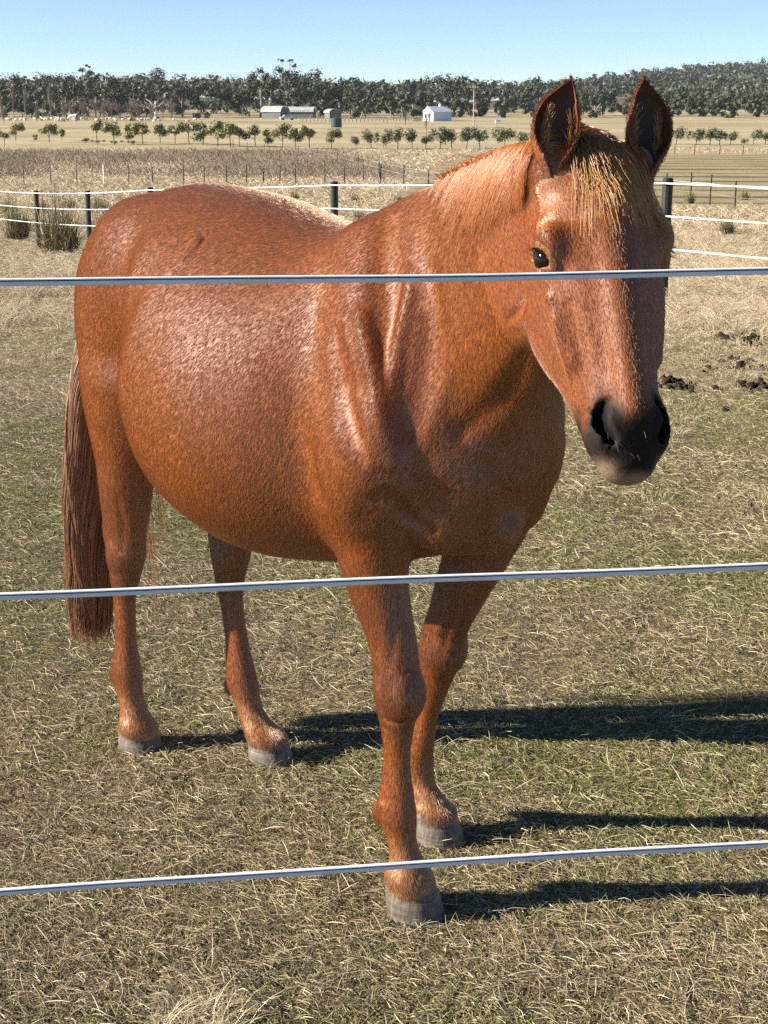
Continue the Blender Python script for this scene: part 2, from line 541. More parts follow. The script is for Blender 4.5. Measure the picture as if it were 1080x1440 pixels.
def sdf(P, prims):
    f = np.full(len(P), 0.5)
    for p in prims:
        m = np.all((P > p.lo) & (P < p.hi), axis=1)
        idx = np.nonzero(m)[0]
        if not len(idx): continue
        d = p.eval(P[idx]); k = p.k
        if p.sub:
            a = f[idx]; d = -d
            h = np.clip(0.5 - 0.5 * (a - d) / k, 0, 1)
            f[idx] = a + (d - a) * h + k * h * (1 - h)
        else:
            a = f[idx]
            h = np.clip(0.5 + 0.5 * (a - d) / k, 0, 1)
            f[idx] = a + (d - a) * h - k * h * (1 - h)
    return f

# ---- head frame: x across (picture right), y down the face, z out of the face
POLL = np.array([0.347, 2.52, 1.585])
HEAD_YAW, HEAD_TILT, HEAD_ROLL = math.radians(13), math.radians(26), math.radians(0)
hx = np.array([math.cos(HEAD_YAW), math.sin(HEAD_YAW), 0.0])
hfw = np.array([math.sin(HEAD_YAW), -math.cos(HEAD_YAW), 0.0])
hy = hfw * math.sin(HEAD_TILT) + np.array([0, 0, -1.0]) * math.cos(HEAD_TILT)
hx, hy = hx * math.cos(HEAD_ROLL) + hy * math.sin(HEAD_ROLL), hy * math.cos(HEAD_ROLL) - hx * math.sin(HEAD_ROLL)
hz = np.cross(hy, hx)
def dirw2h(v): return np.array([v @ HF, v @ HR, v[2]])
HM = (w2h(POLL), np.array([dirw2h(hx), dirw2h(hy), dirw2h(hz)]))
def head_pt(x, y, z):
    return HM[0] + (np.array([x, y, z]) * HSC) @ HM[1]

prims = []
def add(*p): prims.extend(p)
# trunk   s, top, bottom, half width, taper (+ = wider above), n
trunk = [(-1.21, 1.25, 1.00, .06, 0, 2.0), (-1.15, 1.345, .90, .125, .05, 2.0), (-1.05, 1.415, .85, .165, .12, 2.0), (-.93, 1.457, .83, .185, .20, 2.0), (-.83, 1.472, .79, .212, .20, 2.05), (-.71, 1.468, .71, .328, -.05, 2.1),
         (-.55, 1.45, .668, .358, -.12, 2.1), (-.40, 1.418, .662, .357, -.14, 2.1), (-.26, 1.400, .68, .318, -.18, 2.1), (-.14, 1.44, .705, .256, -.26, 2.1), (-.04, 1.462, .73, .240, -.30, 2.1), (.08, 1.42, .775, .200, -.1, 2.1),
         (.18, 1.32, .845, .138, .12, 2.0), (.245, 1.22, .93, .080, .10, 2.0)]
add(Loft((0, 0, 0), (1, 0, 0), (0, 1, 0), [(s, 0, (t + b) / 2, w, (t - b) / 2, tp, n) for s, t, b, w, tp, n in trunk], k=0.02, cap=.06))
for sd in (1, -1):
    # hindquarter
    add(Ell((-.95, sd * .108, 1.235), (.20, .112, .20), .07),
        Ell((-1.03, sd * .105, 1.04), (.14, .108, .27), .06),
        Ell((-1.10, sd * .10, 1.15), (.08, .07, .16), .08))
    # shoulder blade, upper arm, chest
    add(Tube([(-.12, sd * .09, 1.38, .035, .06), (-.01, sd * .165, 1.21, .045, .085), (.09, sd * .175, 1.07, .045, .085), (.15, sd * .140, .985, .042, .06)], k=.08, per=8),
        Ell((.02, sd * .212, .985), (.115, .07, .15), .03, rot=((0, 1, 0), .5)),
        Ell((.165, sd * .082, .98), (.09, .070, .108), .045),
        Ell((.12, sd * .100, .885), (.08, .065, .085), .04))
add(Ell((.12, 0, .85), (.12, .05, .07), .06))
for sd in (1, -1):
    add(Tube([(.02, sd * .20, 1.40, .02, .03), (.10, sd * .215, 1.25, .022, .035), (.185, sd * .225, 1.10, .02, .03)], k=.07, sub=True, per=6),      # in front of the shoulder blade
        Tube([(-.125, sd * .300, 1.20, .03, .04), (-.118, sd * .300, 1.05, .036, .038), (-.085, sd * .285, .90, .034, .034)], k=.035, sub=True, per=6),    # behind the elbow
        Tube([(-.62, sd * .30, 1.40, .02, .03), (-.70, sd * .33, 1.26, .022, .035), (-.76, sd * .335, 1.10, .02, .03)], k=.07, sub=True, per=6),       # flank
        Tube([(.16, sd * .27, 1.02, .02, .02), (.13, sd * .275, .93, .02, .02), (.07, sd * .255, .86, .02, .02)], k=.04, sub=True, per=6))             # arm and breast
# legs   s, r, z, half width (r), half depth (s)
RF = [(.03, .165, .95, .07, .10), (-.005, .16, .86, .072, .10), (-.022, .15, .78, .062, .085), (-.026, .143, .72, .056, .077), (-.010, .135, .65, .049, .066), (.011, .13, .59, .043, .058), (.027, .13, .53, .0425, .052),
      (.033, .13, .47, .0445, .053), (.030, .13, .405, .030, .039), (.030, .13, .332, .0215, .032), (.030, .13, .255, .0275, .041), (.030, .13, .207, .034, .047), (.045, .13, .152, .0275, .035), (.062, .13, .112, .032, .038), (.071, .13, .078, .048, .052), (.075, .13, .05, .047, .052)]
LF = [(.05, -.14, .95, .06, .09), (.025, -.15, .86, .066, .095), (.0, -.158, .78, .066, .092), (-.03, -.15, .71, .06, .082), (-.085, -.142, .588, .047, .062), (-.120, -.138, .51, .043, .054), (-.132, -.138, .455, .045, .054), (-.15, -.138, .385, .031, .041),
      (-.183, -.138, .29, .0225, .033), (-.203, -.138, .215, .027, .039), (-.215, -.138, .165, .034, .046), (-.195, -.138, .12, .028, .036), (-.165, -.138, .088, .034, .04), (-.148, -.138, .066, .046, .05), (-.14, -.138, .04, .046, .05)]
RH = [(-1.00, .125, .98, .09, .15), (-1.025, .125, .86, .075, .115), (-1.035, .125, .78, .066, .095), (-1.05, .122, .68, .055, .079), (-1.062, .12, .59, .043, .070), (-1.064, .12, .525, .041, .062), (-1.075, .12, .46, .033, .046), (-1.083, .12, .405, .025, .036),
      (-1.085, .12, .29, .0235, .034), (-1.087, .12, .235, .030, .042), (-1.088, .12, .19, .035, .049), (-1.075, .12, .13, .030, .040), (-1.055, .12, .09, .035, .043), (-1.042, .12, .06, .049, .053), (-1.04, .12, .035, .048, .053)]
LH = [(-.93, -.125, .98, .09, .15), (-.89, -.122, .86, .078, .12), (-.875, -.12, .78, .068, .10), (-.885, -.115, .68, .057, .082), (-.90, -.105, .59, .045, .072), (-.908, -.10, .525, .042, .064), (-.915, -.10, .46, .034, .047), (-.912, -.10, .40, .026, .037),
      (-.892, -.10, .30, .0245, .035), (-.880, -.10, .235, .030, .043), (-.868, -.10, .175, .035, .049), (-.845, -.10, .125, .030, .040), (-.81, -.10, .088, .035, .043), (-.768, -.10, .062, .049, .053), (-.755, -.10, .035, .048, .053)]
for LG in (RF, LF, RH, LH):
    # axis -z, lat r, v = -z x r = s
    add(Loft((0, 0, 0), (0, 0, -1), (0, 1, 0), [(-z, r, s, a, b, 0, 2.1) for s, r, z, a, b in LG], k=.05))
for s, r, z in ((-1.130, .12, .575), (-.970, -.10, .575)):       # hocks
    add(Ell((s, r, z), (.024, .020, .055), .025), Ell((s + .062, r + .028, z - .05), (.03, .012, .03), .02))
for s, r, z in ((.072, .13, .485), (-.092, -.138, .475)):        # knees
    add(Ell((s, r, z), (.022, .034, .048), .02))
for s, r, z in ((-.018, .13, .19), (-.262, -.138, .15), (-1.137, .12, .175), (-.917, -.10, .155)):
    add(Ell((s, r, z), (.018, .022, .026), .02))
for s, r, z0, z1, ds in ((.020, .13, .40, .24, 0), (-1.096, .12, .42, .24, 0), (-.912, -.10, .42, .24, .02), (-.165, -.138, .37, .21, -.035)):
    for sd in (1, -1):
        add(Tube([(s, r + sd * .031, z0, .006, .006), (s + ds * .5, r + sd * .029, (z0 + z1) / 2, .006, .007), (s + ds, r + sd * .034, z1, .005, .005)], per=4, k=.012, sub=True))
# neck: axis from the shoulders to the poll, u = across, v = up
NO = np.array([-.06, 0.0, 1.13]); NE = w2h(POLL) + np.array([-.03, -.01, -.11])
ND = (NE - NO); NLEN = np.linalg.norm(ND)
neck = [(-.05, .0, .25, -.25, .16), (.12, -.02, .29, -.235, .145), (.27, -.028, .293, -.210, .120), (.40, -.022, .262, -.185, .100), (.51, -.010, .225, -.158, .088), (.60, 0, .19, -.138, .080), (NLEN, 0, .13, -.115, .072)]
add(Loft(NO, ND, (-.25, 1, 0), [(t, cu, (tp + bt) / 2, a, (tp - bt) / 2, -.12, 2.1) for t, cu, tp, bt, a in neck], k=.08))
# ---- head (head frame)  y, front, back, half width, taper, n
head = [(-.05, -.055, -.15, .070, 0, 2.1), (.01, -.020, -.17, .088, .08, 2.3), (.09, .003, -.195, .093, .14, 2.4), (.165, .012, -.225, .092, .20, 2.3), (.23, .009, -.235, .086, .22, 2.15), (.30, .002, -.205, .077, .20, 2.05), (.365, -.004, -.168, .067, .14, 2.0),
        (.42, -.006, -.138, .059, .08, 2.1), (.475, -.012, -.118, .052, .0, 2.05), (.52, -.026, -.105, .041, -.05, 2.0)]
add(Loft((0, 0, 0), (0, 1, 0), (1, 0, 0), [(y, 0, (zf + zb) / 2, w, (zf - zb) / 2, tp, n) for y, zf, zb, w, tp, n in head], k=.05, M=HM, cap=.03))
for sd in (1, -1):
    add(Ell((sd * .058, .215, -.150), (.036, .115, .085), .04, M=HM),                 # cheek
        Tube([(sd * .050, .25, -.165, .032, .05), (sd * .042, .34, -.140, .026, .035), (sd * .032, .43, -.11, .02, .022)], lat=(1, 0, 0), per=6, k=.04, M=HM),  # lower jaw
        Ell((sd * .095, .145, -.036), (.019, .034, .026), .035, M=HM),
        Ell((sd * .068, .012, -.052), (.034, .04, .036), .035, M=HM),                # brow
        Tube([(sd * .086, .205, -.066, .010, .012), (sd * .078, .28, -.066, .010, .011), (sd * .068, .34, -.062, .007, .008)], lat=(1, 0, 0), per=6, k=.03, M=HM),   # facial crest
        Tube([(sd * .012, .10, .006, .014, .010), (sd * .011, .22, .009, .012, .012), (sd * .010, .34, .005, .011, .012), (sd * .009, .445, .000, .010, .012)], lat=(1, 0, 0), per=5, k=.035, M=HM),    # nasal bones
        Ell((sd * .043, .464, -.047), (.023, .040, .040), .03, M=HM))                # nostril wing
add(Ell((0, .482, -.055), (.043, .040, .044), .035, M=HM),      # upper lip
    Ell((0, .512, -.062), (.029, .026, .036), .025, M=HM),
    Ell((0, .502, -.115), (.028, .024, .028), .02, M=HM))      # chin
NOST = []
def nostril(sd):
    tb = Tube([(sd * .042, .428, -.010, .006, .014), (sd * .051, .446, -.020, .0080, .028), (sd * .051, .468, -.024, .0086, .030), (sd * .039, .490, -.018, .0065, .015)], lat=(1, 0, 0), per=5, k=.006, sub=True, M=HM)
    NOST.append(tb)
    return tb
for sd in (1, -1):
    add(Ell((sd * .110, .168, -.046), (.022, .026, .025), .006, sub=True, M=HM),      # eye socket
        nostril(sd))
EYE_C, EYE_R = [], 0.0240
for sd in (1, -1):
    en = np.array([sd * .88, -.05, .47]); en /= np.linalg.norm(en)
    e1 = np.array([0, .60, .62]); e1 -= (e1 @ en) * en; e1 /= np.linalg.norm(e1)
    e2 = np.cross(en, e1) * (1 if np.cross(en, e1)[1] < 0 else -1)
    ec = np.array([sd * .1040, .168, -.048])
    EYE_C.append((sd, ec - en * .0140, en, e1, e2))
    up = [(*(ec + e1 * (-.030 * math.cos(q)) + e2 * (.0165 * math.sin(q) - .001) + en * (.008 * math.sin(q) - .004)), .0062, .0062) for q in np.linspace(0, math.pi, 6)]
    dn = [(*(ec + e1 * (-.030 * math.cos(q)) - e2 * (.0140 * math.sin(q) + .001) + en * (.004 * math.sin(q) - .004)), .0045, .0045) for q in np.linspace(0, math.pi, 6)]
    add(Tube(up, lat=tuple(en), per=4, k=.005, M=HM), Tube(dn, lat=tuple(en), per=4, k=.005, M=HM))
add(Tube([(.045, .505, -.092, .004, .005), (0, .535, -.092, .004, .005), (-.045, .505, -.092, .004, .005)], lat=(0, 0, 1), per=6, k=.008, sub=True, M=HM))   # mouth line

# ---- surface relief: folds and ridges laid on the body where they lie on the real animal
BASE = list(prims)
def on_body(px, py):
    v = ray(px, py); v = v / np.linalg.norm(v); o = np.array([0, 0, EYE]); tt = 1.9
    for _ in range(60):
        d = sdf(w2h(o + v * tt)[None], BASE)[0]
        tt += max(min(d * .7, .08), -.02)
        if abs(d) < .0008: break
    p = w2h(o + v * tt)
    g = sdf_grad(p[None], BASE, .004)[0]
    return p, g / (np.linalg.norm(g) + 1e-9)
def relief(pix, r, lift, k, sub_):
    rows = []
    for i, (px, py) in enumerate(pix):
        p, n = on_body(px, py)
        f = .55 if i in (0, len(pix) - 1) else 1.0
        c = p + n * (lift if sub_ else -lift)
        rows.append((*c, r * f, r * f))
    prims.append(Tube(rows, lat=(.3, .9, .1), per=5, k=k, sub=sub_))
def sdf_grad(P, prims, e=0.0015):
    g = np.zeros_like(P)
    for i in range(3):
        d = np.zeros(3); d[i] = e
        g[:, i] = (sdf(P + d, prims) - sdf(P - d, prims)) / (2 * e)
    return g
relief([(287, 331), (274, 347), (260, 362), (247, 376)], .006, .0045, .018, False)
relief([(288, 326), (290, 334), (287, 342)], .006, .0042, .010, True)
relief([(550, 315), (545, 380), (548, 450), (552, 530)], .030, .024, .038, True)
relief([(580, 385), (567, 440), (556, 500), (548, 560)], .009, .0070, .028, False)
relief([(606, 390), (604, 460), (592, 540), (580, 600)], .026, .0215, .034, True)
relief([(505, 440), (522, 510), (535, 580), (550, 645)], .010, .0082, .028, False)
relief([(470, 470), (485, 560), (510, 640)], .022, .019, .030, True)
relief([(528, 700), (548, 690), (575, 720), (606, 742)], .012, .006, .018, True)
relief([(690, 650), (688, 700), (676, 750)], .012, .007, .022, True)
relief([(738, 420), (730, 436), (716, 450)], .008, .004, .012, True)
relief([(740, 500), (705, 560), (650, 605)], .018, .013, .030, True)
relief([(772, 420), (788, 480), (803, 540), (812, 572)], .0045, .0025, .010, False)
relief([(800, 430), (815, 490), (826, 545)], .010, .0098, .014, True)
relief([(560, 840), (552, 900), (548, 940)], .010, .008, .014, True)
relief([(540, 1010), (556, 1016), (574, 1010)], .006, .0052, .010, True)
relief([(640, 850), (628, 890), (622, 920)], .010, .008, .014, True)
relief([(165, 700), (172, 740), (170, 775)], .010, .008, .014, True)

def surface(prims, lo, hi, h):
    lo = np.asarray(lo, float); hi = np.asarray(hi, float)
    n = (np.ceil((hi - lo) / (4 * h)).astype(int)) * 4
    cn = n // 4
    ax = [lo[i] + np.arange(cn[i] + 1) * 4 * h for i in range(3)]
    G = np.stack(np.meshgrid(*ax, indexing='ij'), -1).reshape(-1, 3)
    cf = sdf(G, prims).reshape(cn + 1)
    thr = 4 * h * 1.9
    near = np.abs(cf) < thr
    blk = np.zeros(cn, bool)
    for i in (0, 1):
        for j in (0, 1):
            for k in (0, 1):
                blk |= near[i:cn[0] + i, j:cn[1] + j, k:cn[2] + k]
    f = np.repeat(np.repeat(np.repeat(cf[:-1, :-1, :-1], 4, 0), 4, 1), 4, 2).astype(np.float32)
    act = np.repeat(np.repeat(np.repeat(blk, 4, 0), 4, 1), 4, 2)
    ii = np.argwhere(act)
    f[act] = sdf(lo + ii * h, prims)
    s = f < 0
    # surface nets
    N = f.shape
    c0 = np.zeros(tuple(x - 1 for x in N), np.int8)
    for i in (0, 1):
        for j in (0, 1):
            for k in (0, 1):
                c0 += s[i:N[0] - 1 + i, j:N[1] - 1 + j, k:N[2] - 1 + k]
    mixed = (c0 > 0) & (c0 < 8)
    cells = np.argwhere(mixed)
    vid = np.full(mixed.shape, -1, np.int64)
    vid[mixed] = np.arange(len(cells))
    acc = np.zeros((len(cells), 3)); cnt = np.zeros(len(cells))
    corners = [(i, j, k) for i in (0, 1) for j in (0, 1) for k in (0, 1)]
    for a in corners:
        for axn in range(3):
            if a[axn]: continue
            b = list(a); b[axn] = 1
            fa = f[cells[:, 0] + a[0], cells[:, 1] + a[1], cells[:, 2] + a[2]]
            fb = f[cells[:, 0] + b[0], cells[:, 1] + b[1], cells[:, 2] + b[2]]
            m = (fa < 0) != (fb < 0)
            t = np.where(m, fa / np.where(m, fa - fb, 1), 0)
            pt = np.array(a, float) + t[:, None] * (np.array(b, float) - np.array(a, float))
            acc[m] += pt[m]; cnt[m] += 1
    V = lo + (cells + acc / cnt[:, None]) * h
    quads = []
    for axn in range(3):
        o = [0, 0, 0]; o[axn] = 1
        sa = s[:N[0] - o[0], :N[1] - o[1], :N[2] - o[2]]
        sb = s[o[0]:, o[1]:, o[2]:]
        u, v = [(1, 2), (2, 0), (0, 1)][axn]
        E = np.argwhere(sa != sb)
        ok = (E[:, u] > 0) & (E[:, v] > 0) & (E[:, 0] < N[0] - 1) & (E[:, 1] < N[1] - 1) & (E[:, 2] < N[2] - 1)
        E = E[ok]
        def cid(du, dv):
            q = E.copy(); q[:, u] -= du; q[:, v] -= dv
            return vid[q[:, 0], q[:, 1], q[:, 2]]
        Q = np.stack([cid(1, 1), cid(0, 1), cid(0, 0), cid(1, 0)], 1)
        fl = ~sa[E[:, 0], E[:, 1], E[:, 2]]
        Q[fl] = Q[fl][:, ::-1]
        quads.append(Q)
    Q = np.vstack(quads)
    Q = Q[(Q >= 0).all(1)]
    return V, Q

def sdf_grad(P, prims, e=0.0015):
    g = np.zeros_like(P)
    for i in range(3):
        d = np.zeros(3); d[i] = e
        g[:, i] = (sdf(P + d, prims) - sdf(P - d, prims)) / (2 * e)
    return g

def project(V, prims, it=2):
    for _ in range(it):
        f = sdf(V, prims)
        g = sdf_grad(V, prims)
        V = V - np.clip(f / np.maximum((g * g).sum(1), 0.05), -.004, .004)[:, None] * g
    return V

import time as _time
_t0 = _time.time()
HV, HQ = surface(prims, (-1.36, -.5, .02), (1.0, .62, 1.72), 0.0065)
HV = project(HV, prims, 1)
HN = sdf_grad(HV, prims); HN /= np.linalg.norm(HN, axis=1, keepdims=True) + 1e-9
print('horse mesh', len(HV), len(HQ), _time.time() - _t0)
# ---- surface attributes in the horse's own frame
def hcoords(P):       # into the head frame
    return (P - HM[0]) @ np.linalg.inv(HM[1]) / HSC
HH = hcoords(HV)
in_head = smoothstep(.0, .06, HH[:, 1]) * (np.abs(HH[:, 0]) < .16) * (HH[:, 2] > -.30) * (HH[:, 1] < .62) * (HV[:, 2] > 1.0) * (HV[:, 0] > .30)
hx_, hy_, hz_ = HH.T
nz_muz = .012 * np.sin(hx_ * 90) + .010 * np.sin(hz_ * 70 + 2)
dark = smoothstep(.402, .470, hy_ + nz_muz + .028 * smoothstep(.012, .04, np.abs(hx_)) * smoothstep(.075, .055, np.abs(hx_)) - .012 + .1 * np.minimum(0, hz_ + .03)) * in_head
lip = smoothstep(-.095, -.108, hz_ + .12 * (hy_ - .50)) * smoothstep(.445, .475, hy_) * in_head          # pale edge of the lips
lip = np.maximum(lip, .6 * smoothstep(.022, .036, np.abs(hx_)) * smoothstep(.497, .525, hy_) * smoothstep(-.02, -.05, hz_) * in_head)
lip = np.maximum(lip, smoothstep(.534, .550, hy_) * in_head)
eyering = np.zeros(len(HV))
for sd, c, en, e1, e2 in EYE_C:
    d = HH - c
    r = np.sqrt((d @ e1 / .036) ** 2 + (d @ e2 / .026) ** 2 + (d @ en / .04) ** 2)
    dark = np.maximum(dark, .9 * smoothstep(.80, .62, r) * in_head)
    eyering = np.maximum(eyering, smoothstep(1.45, 1.0, r) * in_head)
nost = np.zeros(len(HV))
for tb in NOST:
    m_ = np.all((HV > tb.lo) & (HV < tb.hi), axis=1)
    nost[m_] = np.maximum(nost[m_], smoothstep(.006, .001, tb.eval(HV[m_])) * smoothstep(.002, -.006, HH[m_][:, 2] + .016 * 1.0))
dark = np.maximum(dark, nost)
zz = HV[:, 2]
pale = np.maximum(smoothstep(.20, .10, zz), .40 * eyering)                                   # sun-bleached pasterns
legd = smoothstep(.62, .50, zz) * smoothstep(.36, .46, zz) * .55   # darker knees and hocks
# hair flow (horse frame): back and down on the trunk, down the legs, down the face
flow = np.tile(np.array([-.62, 0, -.78]), (len(HV), 1))
wl_ = smoothstep(.86, .74, zz)[:, None]
flow = flow * (1 - wl_) + np.array([-.05, 0, -1.0]) * wl_
wr = .85 * smoothstep(1.28, 1.42, zz) * smoothstep(.05, -.1, HV[:, 0])
flow = flow * (1 - wr[:, None]) + np.stack([-.5 + 0 * zz, np.tanh((HV[:, 1] + .10) / .02) * .6, -.3 + 0 * zz], 1) * wr[:, None]
wh = in_head[:, None]
fd = np.stack([hx_ * 2.2, np.full(len(HV), .8) - .0 * hx_, 0 * hx_], 1)
up_ = smoothstep(.16, .10, hy_) * smoothstep(-.08, -.02, hz_)      # above the whorl the hair runs upwards
fd[:, 1] = fd[:, 1] * (1 - 1.7 * up_)
flow = flow * (1 - wh) + (fd @ HM[1]) * wh
wn_ = (smoothstep(.12, .3, HV[:, 0]) * (1 - in_head) * smoothstep(1.0, 1.1, zz))[:, None]
flow = flow * (1 - wn_) + np.array([-.35, .1, -.92]) * wn_
flow -= (flow * HN).sum(1)[:, None] * HN
flow /= np.linalg.norm(flow, axis=1, keepdims=True) + 1e-6
side = np.cross(HN, flow)
# hair coordinates: stretched along the flow
hair_uv = np.stack([(HV * side).sum(1), (HV * flow).sum(1), (HV * HN).sum(1)], 1)

def dir_h2w(v): return v[:, 0:1] * HF + v[:, 1:2] * HR + v[:, 2:3] * np.array([0, 0, 1.0])

# ---- coat
t = NT('chestnut_coat', rough=.42, spec=.5)
co = t.coord()
big = t.noise(co, 3.2, 3)
fine = t.noise(co, 260, 2, .6)
c1 = t.ramp(big, [(.3, (.145, .036, .0044)), (.55, (.190, .050, .0064)), (.75, (.240, .070, .0100))])
c1 = t.mix(t.math('MULTIPLY', fine, .5), c1, (.23, .068, .014))
c1 = t.mix(t.attr('legd'), c1, (.10, .030, .012))
c1 = t.mix(t.math('MULTIPLY', t.attr('pale'), .8), c1, (.29, .135, .050))
c1 = t.mix(t.attr('dark'), c1, (.014, .010, .009))
c1 = t.mix(t.math('MULTIPLY', t.attr('lip'), .85), c1, (.30, .20, .14))
c1 = t.mix(t.attr('nost'), c1, (.003, .002, .002))  # deep shade inside the nostrils, painted into the colour as near black
t.set('Base Color', c1)
b1 = t.noise(t.mapping(co, (1, 1, 1)), 330, 2, .7)
b2 = t.noise(co, 38, 3, .6)
nrm = t.bump(b2, .08, .004)
wr_ = t.node('ShaderNodeBump'); t.put(t.noise(co, 150, 4, .65), wr_, 'Height'); t.put(t.math('MULTIPLY', t.attr('dark'), .35), wr_, 'Strength'); wr_.inputs['Distance'].default_value = .003; t.l.new(nrm, wr_.inputs['Normal']); nrm = wr_.outputs[0]
nrm = t.bump(b1, .18, .0010, nrm)
t.set('Normal', nrm)
t.set('Roughness', t.math('ADD', t.math('ADD', t.math('MULTIPLY', fine, .2), .40), t.math('MULTIPLY', t.attr('dark'), .22)))
t.set('Specular IOR Level', t.math('SUBTRACT', .30, t.math('MULTIPLY', t.attr('dark'), .18)))
t.b.inputs['Sheen Weight'].default_value = .0
t.b.inputs['Sheen Roughness'].default_value = .4
t.b.inputs['Sheen Tint'].default_value = (1, .75, .6, 1)
COAT = t.m

horse = empty('horse', tuple(h2w(np.array([-.45, 0, 0]))))
tag(horse, 'glossy chestnut horse with round belly and blond forelock standing behind the white strands', 'horse')
HL = Vector(horse.location)
def W(P): return h2w(P) - np.array(HL)
bme = np_mesh('horse_body', W(HV), HQ, True)
for nm, dt in (('dark', dark), ('lip', lip), ('pale', pale), ('legd', legd), ('nost', nost)):
    add_attr(bme, nm, dt)
link('body', bme, COAT, horse)
print('orient', float((np.cross(HV[HQ[:, 1]] - HV[HQ[:, 0]], HV[HQ[:, 2]] - HV[HQ[:, 0]]) * HN[HQ[:, 0]]).sum()))

# ---- eyes
t = NT('eye_ball', (.008, .0045, .003), .10, .28)
EYEM = t.m
for sd, c, en, e1, e2 in EYE_C:
    bm = bmesh.new()
    bmesh.ops.create_uvsphere(bm, u_segments=32, v_segments=20, radius=EYE_R)
    o = bm_obj('eye', bm, EYEM, horse, True)
    o.location = W(head_pt(*c))
# ---- ears: cupped leaf, open towards the front
t = NT('ear_coat', rough=.5, spec=.35)
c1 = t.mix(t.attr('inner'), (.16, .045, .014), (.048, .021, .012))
fz = t.noise(t.coord(), 300, 2)
t.set('Base Color', c1)
t.set('Normal', t.bump(fz, .5, .0015))
EARM = t.m
EAR_SURF = []
def make_ear(sd, px, py, tipx, tipy, d0, d1, yaw):
    A = at_depth(px, py, d0); B = at_depth(tipx, tipy, d1)
    ax = B - A; L = np.linalg.norm(ax); ax /= L
    fwd = np.array([math.sin(yaw), -math.cos(yaw), 0]); fwd -= (fwd @ ax) * ax; fwd /= np.linalg.norm(fwd)
    lat = np.cross(fwd, ax); lat = lat if lat[0] > 0 else -lat
    nt, na = 26, 25
    out, inn, att = [], [], []
    for i in range(nt):
        q = i / (nt - 1)
        w = .0385 * (np.interp(q, [0, .12, .3, .45, .62, .8, .93, 1], [.45, .62, .90, 1.0, .95, .68, .30, .02]))
        op = math.radians(np.interp(q, [0, .15, .4, .8, 1], [172, 150, 112, 88, 70]))
        cen = A + ax * L * q + lat * (sd * .006 * math.sin(q * 3.1)) - lat * sd * .012 * max(0, q - .75) * 3
        for j in range(na):
            th = -op + 2 * op * j / (na - 1)
            for lst, rr in ((out, 1.0), (inn, .90)):
                dz = -math.cos(th)
                p = cen + lat * (w * rr * math.sin(th)) + fwd * (w * .80 * rr * dz + (.0035 if rr < 1 else 0))
                lst.append(p)
            att.append(abs(th) / op)
    out, inn = np.array(out), np.array(inn)
    og = out.reshape(nt, na, 3)
    cn = og[:, na // 2] + (og[:, 0] + og[:, -1]) / 2
    en_ = og - (cn / 2)[:, None, :]; en_ /= np.linalg.norm(en_, axis=2, keepdims=True) + 1e-9
    rim = np.repeat(og[:, [0, -1]].reshape(-1, 3), 3, 0); rn_ = np.repeat(en_[:, [0, -1]].reshape(-1, 3), 3, 0)
    EAR_SURF.append((np.vstack([og.reshape(-1, 3), rim]), np.vstack([en_.reshape(-1, 3), rn_])))
    V = np.vstack([out, inn]); n = nt * na; F = []
    for i in range(nt - 1):
        for j in range(na - 1):
            a, b, c, d = i * na + j, i * na + j + 1, (i + 1) * na + j + 1, (i + 1) * na + j
            F.append((a, b, c, d)); F.append((n + d, n + c, n + b, n + a))
        for j in (0, na - 1):
            a, d = i * na + j, (i + 1) * na + j
            F.append((a, d, n + d, n + a))
    for j in range(na - 1):
        a = (nt - 1) * na + j
        F.append((a, a + 1, n + a + 1, n + a))
    me = np_mesh('ear', V - np.array(HL), np.array(F), True)
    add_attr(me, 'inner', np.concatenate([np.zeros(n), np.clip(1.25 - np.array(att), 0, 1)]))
    o = link('ear', me, EARM, horse)
    return A, ax, L, fwd, lat
EARS = [make_ear(-1, 778, 252, 795, 112, 2.515, 2.54, math.radians(-2)), make_ear(1, 903, 252, 913, 112, 2.545, 2.58, math.radians(14))]

